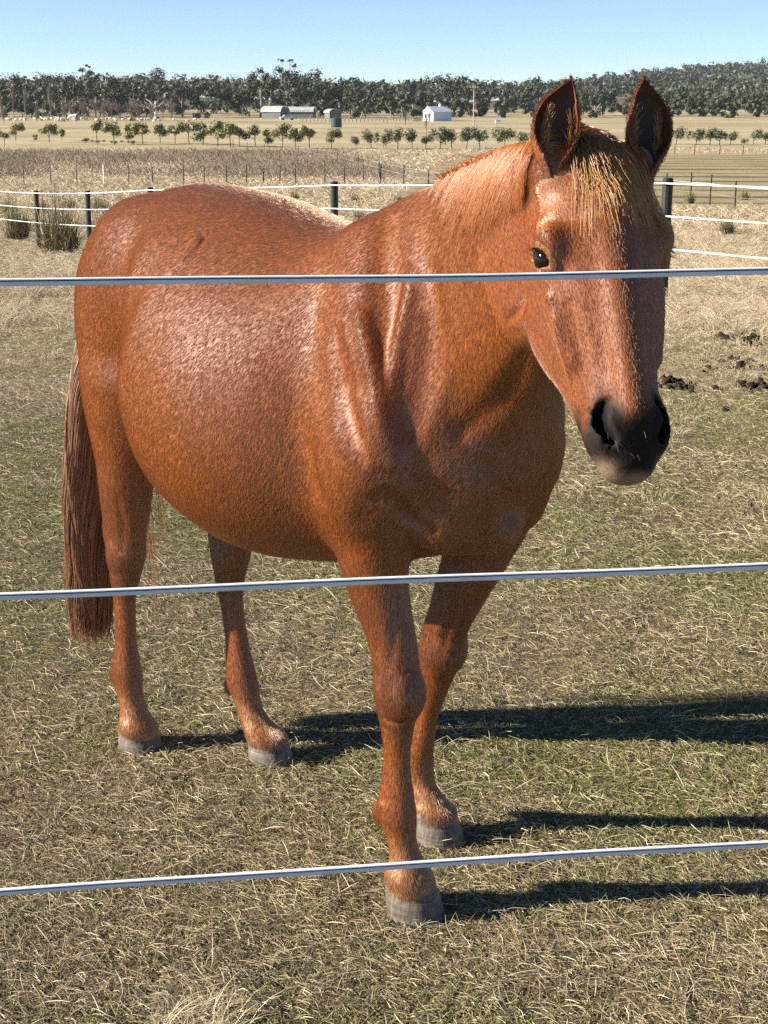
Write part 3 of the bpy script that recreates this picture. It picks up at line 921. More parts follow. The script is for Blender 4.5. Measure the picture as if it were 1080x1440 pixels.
# ---- hooves
t = NT('hoof_horn', rough=.55, spec=.3)
co = t.coord()
zc_ = t.node('ShaderNodeSeparateXYZ'); t.put(co, zc_, 0)
ring = t.noise(t.mapping(co, (6, 6, 170)), 1.0, 2)
streak = t.noise(t.mapping(co, (120, 120, 7)), 1.0, 4)
c1 = t.ramp(ring, [(.30, (.062, .048, .038)), (.5, (.090, .072, .057)), (.72, (.13, .107, .086))])
c1 = t.mix(t.math('MULTIPLY', t.ramp(streak, [(.45, (0, 0, 0)), (.65, (1, 1, 1))]), .45), c1, (.22, .19, .155))
t.set('Base Color', c1)
t.set('Normal', t.bump(t.math('ADD', ring, streak), .5, .003))
HOOFM = t.m
def make_hoof(s, r, ra, rs, h, turn):
    """s, r: centre of the sole; ra, rs: half width and half length"""
    nr, na = 9, 40
    V = []; F = []
    ct, st = math.cos(turn), math.sin(turn)
    for i in range(nr):
        q = i / (nr - 1)
        for j in range(na):
            th = 2 * math.pi * j / na
            f, l = math.cos(th), math.sin(th)
            fr = max(0, f)
            zt = h * (1.0 if f > 0 else 1 + f * .45)
            z = q * zt
            sc = 1 - .20 * q + .012 * math.sin(q * 40)
            x = rs * f * (1.02 if f > 0 else .86) * sc - .026 * q
            y = ra * l * sc
            if q == 0: x *= .985; y *= .985
            V.append((s + x * ct - y * st, r + x * st + y * ct, z - .012))
    for i in range(nr - 1):
        for j in range(na):
            a, b = i * na + j, i * na + (j + 1) % na
            F.append((a, b, b + na, a + na))
    V = np.array(V); c0 = V[:na].mean(0); c1 = V[-na:].mean(0) + np.array([0, 0, .004])
    V = np.vstack([V, c0, c1]); n = nr * na
    F4 = np.array(F)
    for j in range(na):
        F4 = np.vstack([F4, [(n, (j + 1) % na, j, j)], [(n + 1, (nr - 1) * na + j, (nr - 1) * na + (j + 1) % na, (nr - 1) * na + (j + 1) % na)]]) if False else F4
    faces = [tuple(x) for x in F] + [(n, (j + 1) % na, j) for j in range(na)] + [(n + 1, (nr - 1) * na + j, (nr - 1) * na + (j + 1) % na) for j in range(na)]
    me = bpy.data.meshes.new('hoof')
    me.from_pydata([tuple(x) for x in W(V)], [], faces)
    for p in me.polygons: p.use_smooth = True
    me.validate(); me.update()
    bm = bmesh.new(); bm.from_mesh(me); bmesh.ops.recalc_face_normals(bm, faces=bm.faces); bm.to_mesh(me); bm.free()
    return link('hoof', me, HOOFM, horse)
make_hoof(.088, .125, .062, .070, .085, 0)
make_hoof(-.128, -.138, .060, .066, .078, 0)
make_hoof(-1.028, .12, .060, .066, .072, 0)
make_hoof(-.742, -.10, .060, .068, .074, 0)
# ---- hair: strands as curves
def hair_obj(name, pts, rad, mat, parent):
    """pts (n, k, 3) in world space minus parent; rad (k,) or (n,k)"""
    n, k, _ = pts.shape
    cu = bpy.data.hair_curves.new(name)
    cu.add_curves([k] * n)
    cu.attributes['position'].data.foreach_set('vector', np.ascontiguousarray(pts, np.float32).ravel())
    ra = cu.attributes.get('radius') or cu.attributes.new('radius', 'FLOAT', 'POINT')
    ra.data.foreach_set('value', np.ascontiguousarray(np.broadcast_to(rad, (n, k)), np.float32).ravel())
    cu.materials.append(mat)
    o = bpy.data.objects.new(name, cu)
    COL.objects.link(o)
    o.parent = parent
    return o

def hair_mat(name, stops, rough=.35, spec=.5, tipcol=None):
    t = NT(name, rough=rough, spec=spec)
    hi = t.node('ShaderNodeHairInfo')
    c = t.ramp(hi.outputs['Random'], stops)
    if tipcol: c = t.mix(t.math('MULTIPLY', hi.outputs['Intercept'], .8), c, tipcol)
    t.set('Base Color', c)
    return t.m

def settle(p, off):
    f = sdf(p, prims); g = sdf_grad(p, prims, .003)
    n = g / (np.linalg.norm(g, axis=1, keepdims=True) + 1e-6)
    push = np.maximum(off - f, 0) + np.minimum(off - f, 0) * (f < .05) * .8
    return p + push[:, None] * n, n

def comb(root, dirs, length, steps, off, grav=0.0, jitter=0.15, clump=0, follow=True):
    """hairs combed over the body; root (n,3) horse frame, dirs (n,3)"""
    n = len(root); P = np.zeros((n, steps, 3)); p = root.copy(); d = dirs / np.linalg.norm(dirs, axis=1, keepdims=True)
    P[:, 0] = p
    wob = rng.normal(0, jitter, (n, 3))
    for i in range(1, steps):
        q = i / (steps - 1)
        d2 = d + wob * (.4 + .6 * q) + np.array([0, 0, -grav]) * q
        d2 /= np.linalg.norm(d2, axis=1, keepdims=True)
        p = p + d2 * (length / (steps - 1))[:, None]
        if follow: p, _ = settle(p, off * (1 - .5 * q) if np.isscalar(off) else off * (1 - .5 * q))
        P[:, i] = p
    return P

def clumpify(P, nclump, amount=.7):
    n = len(P); c = rng.choice(n, nclump, replace=False)
    rt = P[:, 0]
    d = ((rt[:, None, :] - rt[c][None, :, :]) ** 2).sum(2)
    g = c[np.argmin(d, 1)]
    w = (np.linspace(0, 1, P.shape[1]) ** 1.1 * amount)[None, :, None]
    tgt = P[g] + (rt - rt[g])[:, None, :] * .15
    return P * (1 - w) + tgt * w

MANEM = hair_mat('mane_hair', [(0, (.20, .058, .011)), (.5, (.32, .105, .022)), (1, (.44, .175, .045))], .40, .4, (.33, .11, .023))
FOREM = hair_mat('forelock_hair', [(0, (.10, .030, .009)), (.5, (.20, .070, .018)), (1, (.34, .14, .04))], .33, .5, (.60, .33, .10))
TAILM = hair_mat('tail_hair', [(0, (.10, .045, .022)), (.5, (.23, .110, .056)), (1, (.40, .22, .12))], .38, .45)

# crest of the neck, found by sliding up to the surface
kc = np.linspace(.30, NLEN + .045, 60)
NDu = ND / NLEN
Ln = np.array([-.25, 1, 0.0]); Ln -= (Ln @ NDu) * NDu; Ln /= np.linalg.norm(Ln)
Vn = np.cross(NDu, Ln)
crest = []
for tt in kc:
    base = NO + NDu * tt
    hs = np.linspace(.05, .42, 75)
    f = sdf(base + hs[:, None] * Vn, prims)
    inside = np.nonzero(f < 0)[0]
    crest.append(base + hs[inside[-1]] * Vn if len(inside) else base)
crest = np.array(crest)
n = 14000
u = rng.random(n) ** .75
idx = u * (len(crest) - 1); i0 = np.minimum(idx.astype(int), len(crest) - 2); fr = (idx - i0)[:, None]
root = crest[i0] * (1 - fr) + crest[i0 + 1] * fr
root += Ln * rng.normal(.0, .010, n)[:, None] + Vn * .004
wv = np.sin(u * 37) * .25 + np.sin(u * 83 + 1) * .15
dirs = Ln * (1.0) + Vn * .55 + NDu * (-.20 + .22 * smoothstep(.75, 1.0, u) + .14 * wv + rng.normal(0, .10, n))[:, None]
ln_ = (.05 + .13 * smoothstep(.0, .55, u)) * rng.uniform(.65, 1.15, n) * (1 + .25 * np.sin(u * 61))
P = comb(root, dirs, ln_, 8, .003 + .010 * rng.random(n), grav=1.5, jitter=.07)
P = clumpify(P, 600, .40)
hair_obj('mane', W(P), np.linspace(.00042, .00015, 8), MANEM, horse)
# forelock
n = 1300
hxr = rng.normal(.003, .016, n)
ry = rng.uniform(-.055, .012, n)
root = head_pt(0, 0, 0) + np.stack([hxr, ry, np.full(n, .0)], 1) @ HM[1]
root, _ = settle(root, np.full(n, .002)); root, _ = settle(root, np.full(n, .002))
dirs = np.stack([hxr * 9 + .28 + rng.normal(0, .13, n), np.full(n, 1.0), .30 * smoothstep(-.05, 0, ry)], 1) @ HM[1]
ln_ = .055 + .115 * rng.random(n) ** 1.5 + np.maximum(0, -ry)
P = comb(root, dirs, ln_, 9, .003 + .010 * rng.random(n), grav=.8, jitter=.10)
P = clumpify(P, 90, .62)
hair_obj('forelock', W(P), np.linspace(.00045, .00016, 9), FOREM, horse)
# tail
n = 7500
spine = catmull([(-1.185, .0, 1.285), (-1.24, .03, 1.19), (-1.245, .085, 1.0), (-1.235, .125, .75), (-1.225, .14, .50), (-1.22, .145, .235)], 10)
st = 16
q = np.linspace(0, 1, st)
sp = np.stack([np.interp(q, np.linspace(0, 1, len(spine)), spine[:, i]) for i in range(3)], 1)
ang = rng.uniform(0, 2 * math.pi, n); rr = np.sqrt(rng.random(n))
wid = np.interp(q, [0, .1, .3, .55, .85, 1], [.018, .03, .056, .068, .070, .062])
endq = rng.uniform(.55, 1.0, n) ** .35
P = np.zeros((n, st, 3))
for i in range(st):
    qq = q[i] * endq
    c = np.stack([np.interp(qq, q, sp[:, k]) for k in range(3)], 1)
    w = np.interp(qq, q, wid)
    a2 = ang + .3 * np.sin(qq * 9 + ang * 3)
    wav = .007 * np.sin(qq * 34 + ang * 5) * q[i]
    P[:, i] = c + np.stack([np.cos(a2) * rr * w * .75, np.sin(a2) * rr * w + wav, 0 * w], 1)
P = clumpify(P, 260, .28)
# loose wisps on the far side of the tail
n2 = 130
P2 = np.zeros((n2, st, 3)); b0 = rng.normal(0, .014, n2); pick = rng.random(n2) < .6
le = rng.uniform(.55, 1.0, n2)
for i in range(st):
    z = 1.20 - (1.20 - np.where(pick, .30, .48)) * q[i] * le
    tgt = np.where(pick, -.042, -.095)
    P2[:, i] = np.stack([-1.22 + .0 * z + b0 * .6, tgt * min(1, q[i] * 2.2) + b0 * (.5 + .7 * q[i]) + .012 * np.sin(q[i] * 9 + pick * 2.0), z], 1)
hair_obj('tail', W(np.concatenate([P, P2])), np.linspace(.0008, .0003, st), TAILM, horse)
# fluff inside the ears
n = 150; P = []
for A, ax, L, fwd, lat in EARS:
    for _ in range(n):
        q0 = rng.uniform(.22, .62); w = .034
        sdv = rng.choice([-1, 1], p=[.7, .3])
        r0 = A + ax * L * q0 + lat * sdv * w * rng.uniform(.55, .9) - fwd * .004
        dv = ax * rng.uniform(.5, 1.1) - lat * sdv * rng.uniform(.1, .6) + fwd * rng.uniform(.1, .5)
        dv /= np.linalg.norm(dv); l = rng.uniform(.012, .026)
        P.append([r0 + dv * l * k / 3 + ax * .004 * (k / 3) ** 2 for k in range(4)])
hair_obj('ear_fluff', np.array(P) - np.array(HL), np.linspace(.00035, .0001, 4), FOREM, horse)
# short hairs on the outside and along the rims of the ears
P = []
for V_e, N_e in EAR_SURF:
    m = 5200
    k = rng.choice(len(V_e), m); nn = N_e[k]
    p0 = V_e[k] + rng.normal(0, .0009, (m, 3)) + np.array([0, 0, 1.0]) * rng.uniform(-.0045, .0045, m)[:, None]
    up_e = np.array([0, 0, 1.0]) - nn * nn[:, 2:3]
    dv = up_e + rng.normal(0, .22, (m, 3)) + nn * rng.uniform(.06, .30, m)[:, None]
    dv /= np.linalg.norm(dv, axis=1, keepdims=True); l = rng.uniform(.0025, .006, m)[:, None]
    P.append(np.stack([p0 - nn * .0005, p0 + dv * l * .5, p0 + dv * l + nn * l * .08], 1))
EARH = hair_mat('ear_hair', [(0, (.06, .017, .005)), (.6, (.14, .040, .010)), (1, (.25, .085, .022))], .45, .3)
hair_obj('ear_hair', np.concatenate(P) - np.array(HL), np.array([.00022, .0002, .00006]), EARH, horse)
# eyelashes of both eyes
P = []
for sd, c, en, e1, e2 in EYE_C:
    for _ in range(60):
        qv = rng.uniform(.5, 2.6)
        r0 = c + en * .018 + e1 * (-.022 * math.cos(qv)) + e2 * .013 * math.sin(qv)
        dv = en * 1.0 + e2 * rng.uniform(-.5, -.1) + e1 * rng.normal(0, .2)
        dv /= np.linalg.norm(dv); l = rng.uniform(.010, .018)
        P.append([r0 + dv * l * k / 3 - e2 * .004 * (k / 3) ** 2 for k in range(4)])
P = HM[0] + (np.array(P) * HSC) @ HM[1]
LASHM = hair_mat('lash_hair', [(0, (.01, .008, .007)), (1, (.03, .02, .015))])
hair_obj('eyelashes', W(P), np.linspace(.0004, .00012, 4), LASHM, horse)
# whiskers
P = []
for _ in range(9):
    x = rng.uniform(-.045, .045); y = rng.uniform(.47, .53)
    r0 = np.array([x, y, -.03]); dv = np.array([x * 8, rng.uniform(.2, .9), rng.uniform(.3, .9)]); dv /= np.linalg.norm(dv)
    P.append((r0, dv, rng.uniform(.012, .03)))
r0 = HM[0] + (np.array([p[0] for p in P]) * HSC) @ HM[1]
for _ in range(4): r0, _n = settle(r0, np.zeros(len(r0)))
dv = np.array([p[1] for p in P]) @ HM[1]; ll = np.array([p[2] for p in P])
Pw = np.stack([r0 + dv * (ll * k / 3)[:, None] + np.array([0, 0, -.004]) * (k / 3) ** 2 for k in range(4)], 1)
WHM = hair_mat('whisker_hair', [(0, (.04, .03, .025)), (1, (.25, .2, .16))])
hair_obj('whiskers', W(Pw), np.linspace(.0002, .00008, 4), WHM, horse)
# ---- the coat itself: short hairs lying along the flow, only where they can be seen
tri = np.vstack([HQ[:, [0, 1, 2]], HQ[:, [0, 2, 3]]])
ar = np.linalg.norm(np.cross(HV[tri[:, 1]] - HV[tri[:, 0]], HV[tri[:, 2]] - HV[tri[:, 0]]), axis=1) * .5
cl = w2h(np.array([0.0, 0, EYE]))
fc = HV[tri].mean(1); vd = cl - fc; vd /= np.linalg.norm(vd, axis=1, keepdims=True)
fac = (HN[tri[:, 0]] * vd).sum(1)
den = ar * np.where(fac > -.35, 1.0, .12)
NCOAT = 1000000
pick = rng.choice(len(tri), NCOAT, p=den / den.sum())
b = rng.random((NCOAT, 2)); sw = b.sum(1) > 1; b[sw] = 1 - b[sw]
w0 = 1 - b.sum(1)
def bary(A): return A[tri[pick, 0]] * w0[:, None] + A[tri[pick, 1]] * b[:, :1] + A[tri[pick, 2]] * b[:, 1:]
rp = bary(HV); rn = bary(HN); rf = bary(flow)
rf += rng.normal(0, .10, (NCOAT, 3)); rn /= np.linalg.norm(rn, axis=1, keepdims=True)
mcol = bary(np.stack([dark, lip, pale, legd], 1))
keep = rng.random(NCOAT) > mcol[:, 0] * .93
inh = bary(in_head[:, None])[:, 0]
rp, rn, rf, inh, mcol = rp[keep], rn[keep], rf[keep], inh[keep], mcol[keep]
n = len(rp)
hl = (.0125 - .0045 * inh + .006 * smoothstep(.78, .68, rp[:, 2]) * smoothstep(.55, .62, rp[:, 2])) * rng.uniform(.7, 1.3, n)
lift = rng.uniform(.01, .065, n)
P = np.stack([rp - rn * .0006, rp + (rf * .55 + rn * (lift * .55)[:, None]) * hl[:, None], rp + (rf + rn * (lift * .62)[:, None]) * hl[:, None]], 1)
cu_mat = NT('coat_hair', rough=.50, spec=.5)
hi = cu_mat.node('ShaderNodeHairInfo')
cc = cu_mat.ramp(hi.outputs['Random'], [(0, (.148, .037, .0044)), (.5, (.192, .050, .0064)), (1, (.250, .075, .0115))])
cc = cu_mat.mix(cu_mat.attr('legd'), cc, (.10, .03, .012))
cc = cu_mat.mix(cu_mat.math('MULTIPLY', cu_mat.attr('pale'), .8), cc, (.31, .15, .055))
cc = cu_mat.mix(cu_mat.attr('dark'), cc, (.018, .013, .011))
cc = cu_mat.mix(cu_mat.math('MULTIPLY', cu_mat.attr('lip'), .85), cc, (.30, .21, .15))
cu_mat.set('Base Color', cc)
cu_mat.b.inputs['Specular IOR Level'].default_value = .05
cu_mat.b.inputs['Roughness'].default_value = .6
hb = cu_mat.node('ShaderNodeBsdfHair', component='Reflection')
hb.inputs['Color'].default_value = (.95, .70, .54, 1)
hb.inputs['RoughnessU'].default_value = .20
hb.inputs['RoughnessV'].default_value = .38
ms = cu_mat.node('ShaderNodeMixShader')
cu_mat.put(cu_mat.math('MULTIPLY', cu_mat.math('SUBTRACT', 1.0, cu_mat.attr('dark')), .29), ms, 0)
cu_mat.l.new(cu_mat.b.outputs[0], ms.inputs[1]); cu_mat.l.new(hb.outputs[0], ms.inputs[2])
cu_mat.l.new(ms.outputs[0], cu_mat.n['Material Output'].inputs['Surface'])
coat_o = hair_obj('coat', W(P), np.array([.00017, .00016, .00005]), cu_mat.m, horse)
for i, nm in enumerate(('dark', 'lip', 'pale', 'legd')):
    a_ = coat_o.data.attributes.new(nm, 'FLOAT', 'CURVE')
    a_.data.foreach_set('value', np.ascontiguousarray(mcol[:, i], np.float32))
print('horse done', _time.time() - _t0)
# ------------------------------------------------------------------ helpers for placing by pixel on the ground
def gpt(px, py, y0=1.0, y1=3000.0):
    """ground point seen at that pixel"""
    v = ray(px, py)
    ysamp = np.geomspace(y0, y1, 600)
    zr = EYE + v[2] / v[1] * ysamp
    zg = ground_z(v[0] / v[1] * ysamp, ysamp)
    i = np.nonzero(zr < zg)[0]
    i = i[0] if len(i) else len(ysamp) - 1
    yv = ysamp[i]
    if i > 0:
        a, b = zr[i - 1] - zg[i - 1], zr[i] - zg[i]
        yv = ysamp[i - 1] + (ysamp[i] - ysamp[i - 1]) * a / (a - b + 1e-9)
    return np.array([v[0] / v[1] * yv, yv, float(ground_z(v[0] / v[1] * yv, yv))])
def gat(px, d):
    """ground point in that pixel column at distance d"""
    x = (px - 540) / FPX * (d * CP + 1.65 * SP)
    return np.array([x, d, float(ground_z(x, d))])

def sweep(path, prof, closed=True, up=(0, 0, 1)):
    """profile (m,2) [across, up] swept along path (n,3)"""
    path = np.asarray(path, float); prof = np.asarray(prof, float)
    T = np.gradient(path, axis=0); T /= np.linalg.norm(T, axis=1, keepdims=True)
    S = np.cross(T, np.asarray(up, float)); S /= np.linalg.norm(S, axis=1, keepdims=True)
    U = np.cross(S, T)
    V = path[:, None, :] + prof[None, :, 0:1] * S[:, None, :] + prof[None, :, 1:2] * U[:, None, :]
    n, m = len(path), len(prof)
    F = [(i * m + j, i * m + (j + 1) % m, (i + 1) * m + (j + 1) % m, (i + 1) * m + j) for i in range(n - 1) for j in range(m if closed else m - 1)]
    return V.reshape(-1, 3), np.array(F)
def circ(r, m=8): return [(r * math.cos(2 * math.pi * i / m), r * math.sin(2 * math.pi * i / m)) for i in range(m)]

# ------------------------------------------------------------------ near fence: three coated strands running past the lens
t = NT('coated_strand', (.66, .67, .70), .38, .5)
co = t.coord()
c = t.ramp(t.noise(t.mapping(co, (6, 200, 200)), 1.0, 3), [(.3, (.58, .59, .62)), (.7, (.74, .74, .76))])
t.set('Base Color', c)
STRAND = t.m
SEAM = flat_mat('strand_seam', (.03, .03, .035), .6, .2)
WHITE = flat_mat('white_strand', (.62, .62, .60), .5, .3, .06, 30)
POSTM = flat_mat('dark_post', (.018, .020, .022), .55, .3, .25, 40)
nf_dir = np.array([math.cos(math.radians(7.3)), math.sin(math.radians(7.3)), 0])
nf0 = np.array([0, 2.0, 0])
near = empty('strand_fence', (0, 2.0, 0))
tag(near, 'three pale coated fence strands stretched in front of the horse', 'fence')
def fence_hit(px, py):
    v = ray(px, py); C = np.array([0, 0, EYE])
    nrm = np.array([-nf_dir[1], nf_dir[0], 0])
    k = ((nf0 - C) @ nrm) / (v @ nrm)
    return C + v * k
for pts in ([(0, 396.5), (270, 394.5), (540, 391.5), (810, 387), (1080, 381.5)], [(0, 838), (270, 828.5), (540, 816), (810, 806), (1080, 796)], [(0, 1255), (270, 1236), (540, 1217), (810, 1203), (1080, 1185.5)]):
    K = np.array([fence_hit(*p) for p in pts])
    tl = (K - nf0) @ nf_dir
    tt = np.linspace(-3.4, 3.6, 220)
    co2 = np.polyfit(tl, K[:, 2], 2)
    zz_ = np.where((tt > tl[0]) & (tt < tl[-1]), np.polyval(co2, tt), 0)
    dz0 = np.polyval(np.polyder(co2), tl[0]); dz1 = np.polyval(np.polyder(co2), tl[-1])
    zz_ = np.where(tt <= tl[0], np.polyval(co2, tl[0]) + dz0 * .5 * (tt - tl[0]), zz_)
    zz_ = np.where(tt >= tl[-1], np.polyval(co2, tl[-1]) + dz1 * .5 * (tt - tl[-1]), zz_)
    zz_ = zz_ + .0007 * np.sin(tt * 9 + K[0, 2] * 20)
    path = nf0 + tt[:, None] * nf_dir; path[:, 2] = zz_
    # profile: rounded top bead, seam, flat lower face
    prof = [(.0030, -.0058), (.0036, -.0050), (.0036, .0012), (.0026, .0020), (.0026, .0026), (.0042, .0030), (.0036, .0048), (.0018, .0060), (-.0018, .0060), (-.0036, .0048), (-.0036, -.0050), (-.0030, -.0058)]
    V, F = sweep(path, np.array(prof) * .82)
    me = np_mesh('strand', V - np.array([0, 2.0, 0]), F)
    me.materials.append(STRAND); me.materials.append(SEAM)
    mi = np.tile(np.array([0, 0, 1, 1, 1, 0, 0, 0, 0, 0, 0, 0], np.int32), len(path) - 1)
    me.polygons.foreach_set('material_index', mi)
    link('strand', me, None, near)
for tpos in (-3.4, 3.6):
    p = nf0 + nf_dir * tpos
    V, F = sweep([(p[0], p[1] + .06, -.4), (p[0], p[1] + .06, 1.0), (p[0], p[1] + .06, 1.52), (p[0], p[1] + .06, 1.535)], circ(.05, 14), up=(0, 1, 0))
    V[-14:] = (V[-14:] - V[-14:].mean(0)) * .6 + V[-14:].mean(0)
    bm = bmesh.new(); vs_ = [bm.verts.new(v - np.array([0, 2.0, 0])) for v in V]
    for f in F: bm.faces.new([vs_[i] for i in f])
    bm.faces.new(vs_[-14:])
    bmesh.ops.recalc_face_normals(bm, faces=bm.faces)
    bm_obj('post', bm, POSTM, near)

# ------------------------------------------------------------------ paddock fence behind the horse
pf = empty('paddock_fence', tuple(gat(468, 21.4)))
tag(pf, 'black post fence with white strands crossing the long dry grass behind the horse', 'fence')
PFL = np.array(pf.location)
def fd(px): return .31 * FPX / (20 + (px - 50) * .0274)
A0, A1 = gat(50, fd(50)), gat(933, fd(933))
ddir = (A1 - A0)[:2]; flen = np.linalg.norm(ddir); ddir /= flen
post_t = [0, 3.45, 6.9, 10.4, 13.95, 17.45, flen, flen + 3.5, flen + 7, -3.45, -6.9]
top_px = {0: (50, 268), 3.45: (122, 268), 6.9: (210, 263), 13.95: (468, 255), flen: (933, 250)}
prof = []
tops = []
for k in (0, 3.45, 6.9, 13.95, flen):
    px, py = top_px[k]
    p = A0[:2] + ddir * k
    tops.append(EYE + ray(px, py)[2] / ray(px, py)[1] * p[1])
tk = np.array([0, 3.45, 6.9, 13.95, flen])
ztop = lambda q: np.interp(q, tk, tops) + np.where(q > flen, (q - flen) * .02, 0) + np.where(q < 0, q * .03, 0)
def post_mesh(name, p, zt, r, m=12):
    zb = float(ground_z(p[0], p[1])) - .12
    path = [(p[0], p[1], zb), (p[0] + rng.normal(0, .006), p[1], (zb + zt) / 2), (p[0], p[1], zt - .012), (p[0], p[1], zt)]
    V, F = sweep(path, circ(r, m), up=(0, 1, 0))
    V[-m:] = (V[-m:] - V[-m:].mean(0)) * .8 + V[-m:].mean(0)
    V = np.vstack([V, V[-m:].mean(0)])
    bm = bmesh.new(); vv = [bm.verts.new(v) for v in V]
    for f in F: bm.faces.new([vv[i] for i in f])
    for j in range(m): bm.faces.new([vv[-1], vv[-1 - m + j], vv[-1 - m + (j + 1) % m]])
    bmesh.ops.recalc_face_normals(bm, faces=bm.faces)
    return bm
for k in sorted(post_t):
    p = A0[:2] + ddir * k
    bm = post_mesh('post', p, float(ztop(np.array(k))), .052)
    bmesh.ops.translate(bm, verts=bm.verts, vec=Vector(-PFL))
    po = bm_obj('post', bm, POSTM, pf)
    for drop in (.05, .36, .67):
        bm = bmesh.new()
        bmesh.ops.create_cube(bm, size=1)
        bmesh.ops.scale(bm, verts=bm.verts, vec=(.10, .124, .035))
        bmesh.ops.bevel(bm, geom=bm.edges[:], offset=.008, segments=2, affect='EDGES')
        bmesh.ops.translate(bm, verts=bm.verts, vec=Vector((p[0], p[1], float(ztop(np.array(k))) - drop)) - Vector(PFL))
        bm_obj('insulator', bm, POSTM, po)
for drop in (.05, .36, .67):
    tt = np.linspace(-6.9, flen + 7, 150)
    kk = np.sort(np.array(post_t))
    sagp = np.array([np.min(np.abs(kk - q)) for q in tt]) / 1.75
    xy = A0[:2] + tt[:, None] * ddir
    nrm2 = np.array([ddir[1], -ddir[0]]); nrm2 = nrm2 if nrm2[1] < 0 else -nrm2
    xy = xy + nrm2 * .062
    zz_ = ztop(tt) - drop - .008 * np.minimum(sagp, 1) * (2 - np.minimum(sagp, 1))
    V, F = sweep(np.stack([xy[:, 0], xy[:, 1], zz_], 1), circ(.0088, 8))
    link('strand', np_mesh('strand', V - PFL, F, True), WHITE, pf)

# ------------------------------------------------------------------ picket fences farther off
STEEL = flat_mat('steel_picket', (.035, .033, .032), .6, .3, .3, 20)
WIRE = flat_mat('fence_wire', (.30, .29, .27), .5, .4)
def picket_fence(pts, label, height, r, wires, white=()):
    """pts: list of (px, ground point)"""
    G = np.array([p[1] for p in pts])
    o = empty('picket_fence', tuple(G[len(G) // 2]))
    tag(o, label, 'fence')
    L0 = np.array(o.location)
    for i, g in enumerate(G):
        h = height * rng.uniform(.9, 1.06)
        V, F = sweep([(g[0], g[1], g[2] - .1), (g[0] + rng.normal(0, .03), g[1], g[2] + h)], [(-r, 0), (-r * .2, r * .3), (0, r), (r * .2, r * .3), (r, 0), (0, -r * .3)], up=(0, 1, 0))
        link('post', np_mesh('post', V - L0, F), WHITE if i in white else STEEL, o)
    for wz, wr, m in wires:
        pth = G + np.array([0, -.03, 0]); pth[:, 2] = G[:, 2] + wz * height
        V, F = sweep(pth, circ(wr, 5))
        link('wire', np_mesh('wire', V - L0, F, True), m, o)
picket_fence([(px, gat(px, 97 + .004 * (px - 250))) for px in (-22, 30, 68, 105, 143, 178, 212, 256, 285, 317, 345, 369, 392, 415, 456, 484, 511, 535)], 'dark picket fence across the pale grass in front of the rushes', 1.15, .035, ((.85, .006, WIRE), (.5, .006, WIRE)), (4,))
picket_fence([(px, gat(px, d)) for px, d in ((327, 214), (347, 205), (371, 195), (394, 185), (419, 172), (446, 158), (474, 142), (504, 124), (534, 106), (568, 92), (603, 81), (650, 70), (700, 62))], 'dark picket fence running from the sapling row down towards the mown paddock', 1.2, .04, ((.92, .008, WIRE), (.6, .008, WIRE)))
picket_fence([(px, gat(px, d)) for px, d in ((905, 72), (941, 72), (975, 68), (1002, 66), (1038, 62), (1090, 58))], 'dark picket fence along the near edge of the mown paddock', 1.25, .035, ((.72, .008, WHITE), (.4, .005, WIRE)))
picket_fence([(px, gat(px, d)) for px, d in ((925, 190), (951, 188), (979, 186), (1014, 184), (1047, 182), (1085, 180))], 'picket fence in front of the shrubs beyond the mown paddock', 1.2, .05, ((.85, .012, WIRE),))
# ------------------------------------------------------------------ trees
def leaf_quads(cent, rad, n, size, shell=.45):
    """n leaf-clump quads spread through ellipsoids; cent (m,3), rad (m,3)"""
    m = len(cent)
    vol = rad.prod(1) ** (2 / 3)
    w = rng.choice(m, n, p=vol / vol.sum())
    d = rng.normal(0, 1, (n, 3)); d /= np.linalg.norm(d, axis=1, keepdims=True)
    rr = (shell + (1 - shell) * rng.random(n) ** .6) * (1 + .10 * rng.normal(0, 1, n))
    p = cent[w] + d * rad[w] * rr[:, None]
    nrm = d * 2.2 + rng.normal(0, .34, (n, 3)); nrm /= np.linalg.norm(nrm, axis=1, keepdims=True)
    a = np.cross(nrm, rng.normal(0, 1, (n, 3))); a /= np.linalg.norm(a, axis=1, keepdims=True)
    b = np.cross(nrm, a)
    s = size * rng.uniform(.6, 1.4, n)[:, None]
    V = np.stack([p - a * s, p - b * s * .55, p + a * s, p + b * s * .55], 1).reshape(-1, 3)
    return V, np.arange(4 * n).reshape(-1, 4)
def limb(p0, p1, r0, r1, m=6, bend=.0):
    p0 = np.asarray(p0, float); p1 = np.asarray(p1, float)
    mid = (p0 + p1) / 2 + rng.normal(0, 1, 3) * bend * np.linalg.norm(p1 - p0)
    path = catmull([p0, mid, p1], 3)
    T = np.gradient(path, axis=0); T /= np.linalg.norm(T, axis=1, keepdims=True)
    ref = np.array([0, 1, 0]) if abs(T[0][1]) < .8 else np.array([1, 0, 0])
    S = np.cross(T, ref); S /= np.linalg.norm(S, axis=1, keepdims=True); U = np.cross(S, T)
    rr = np.linspace(r0, r1, len(path))
    c = np.array(circ(1, m))
    V = (path[:, None, :] + rr[:, None, None] * (c[None, :, 0:1] * S[:, None, :] + c[None, :, 1:2] * U[:, None, :])).reshape(-1, 3)
    n = len(path)
    F = np.array([(i * m + j, i * m + (j + 1) % m, (i + 1) * m + (j + 1) % m, (i + 1) * m + j) for i in range(n - 1) for j in range(m)])
    return V, F
def merge(parts):
    V = []; F = []; o = 0
    for v, f in parts:
        V.append(v); F.append(f + o); o += len(v)
    return np.vstack(V), np.vstack(F)
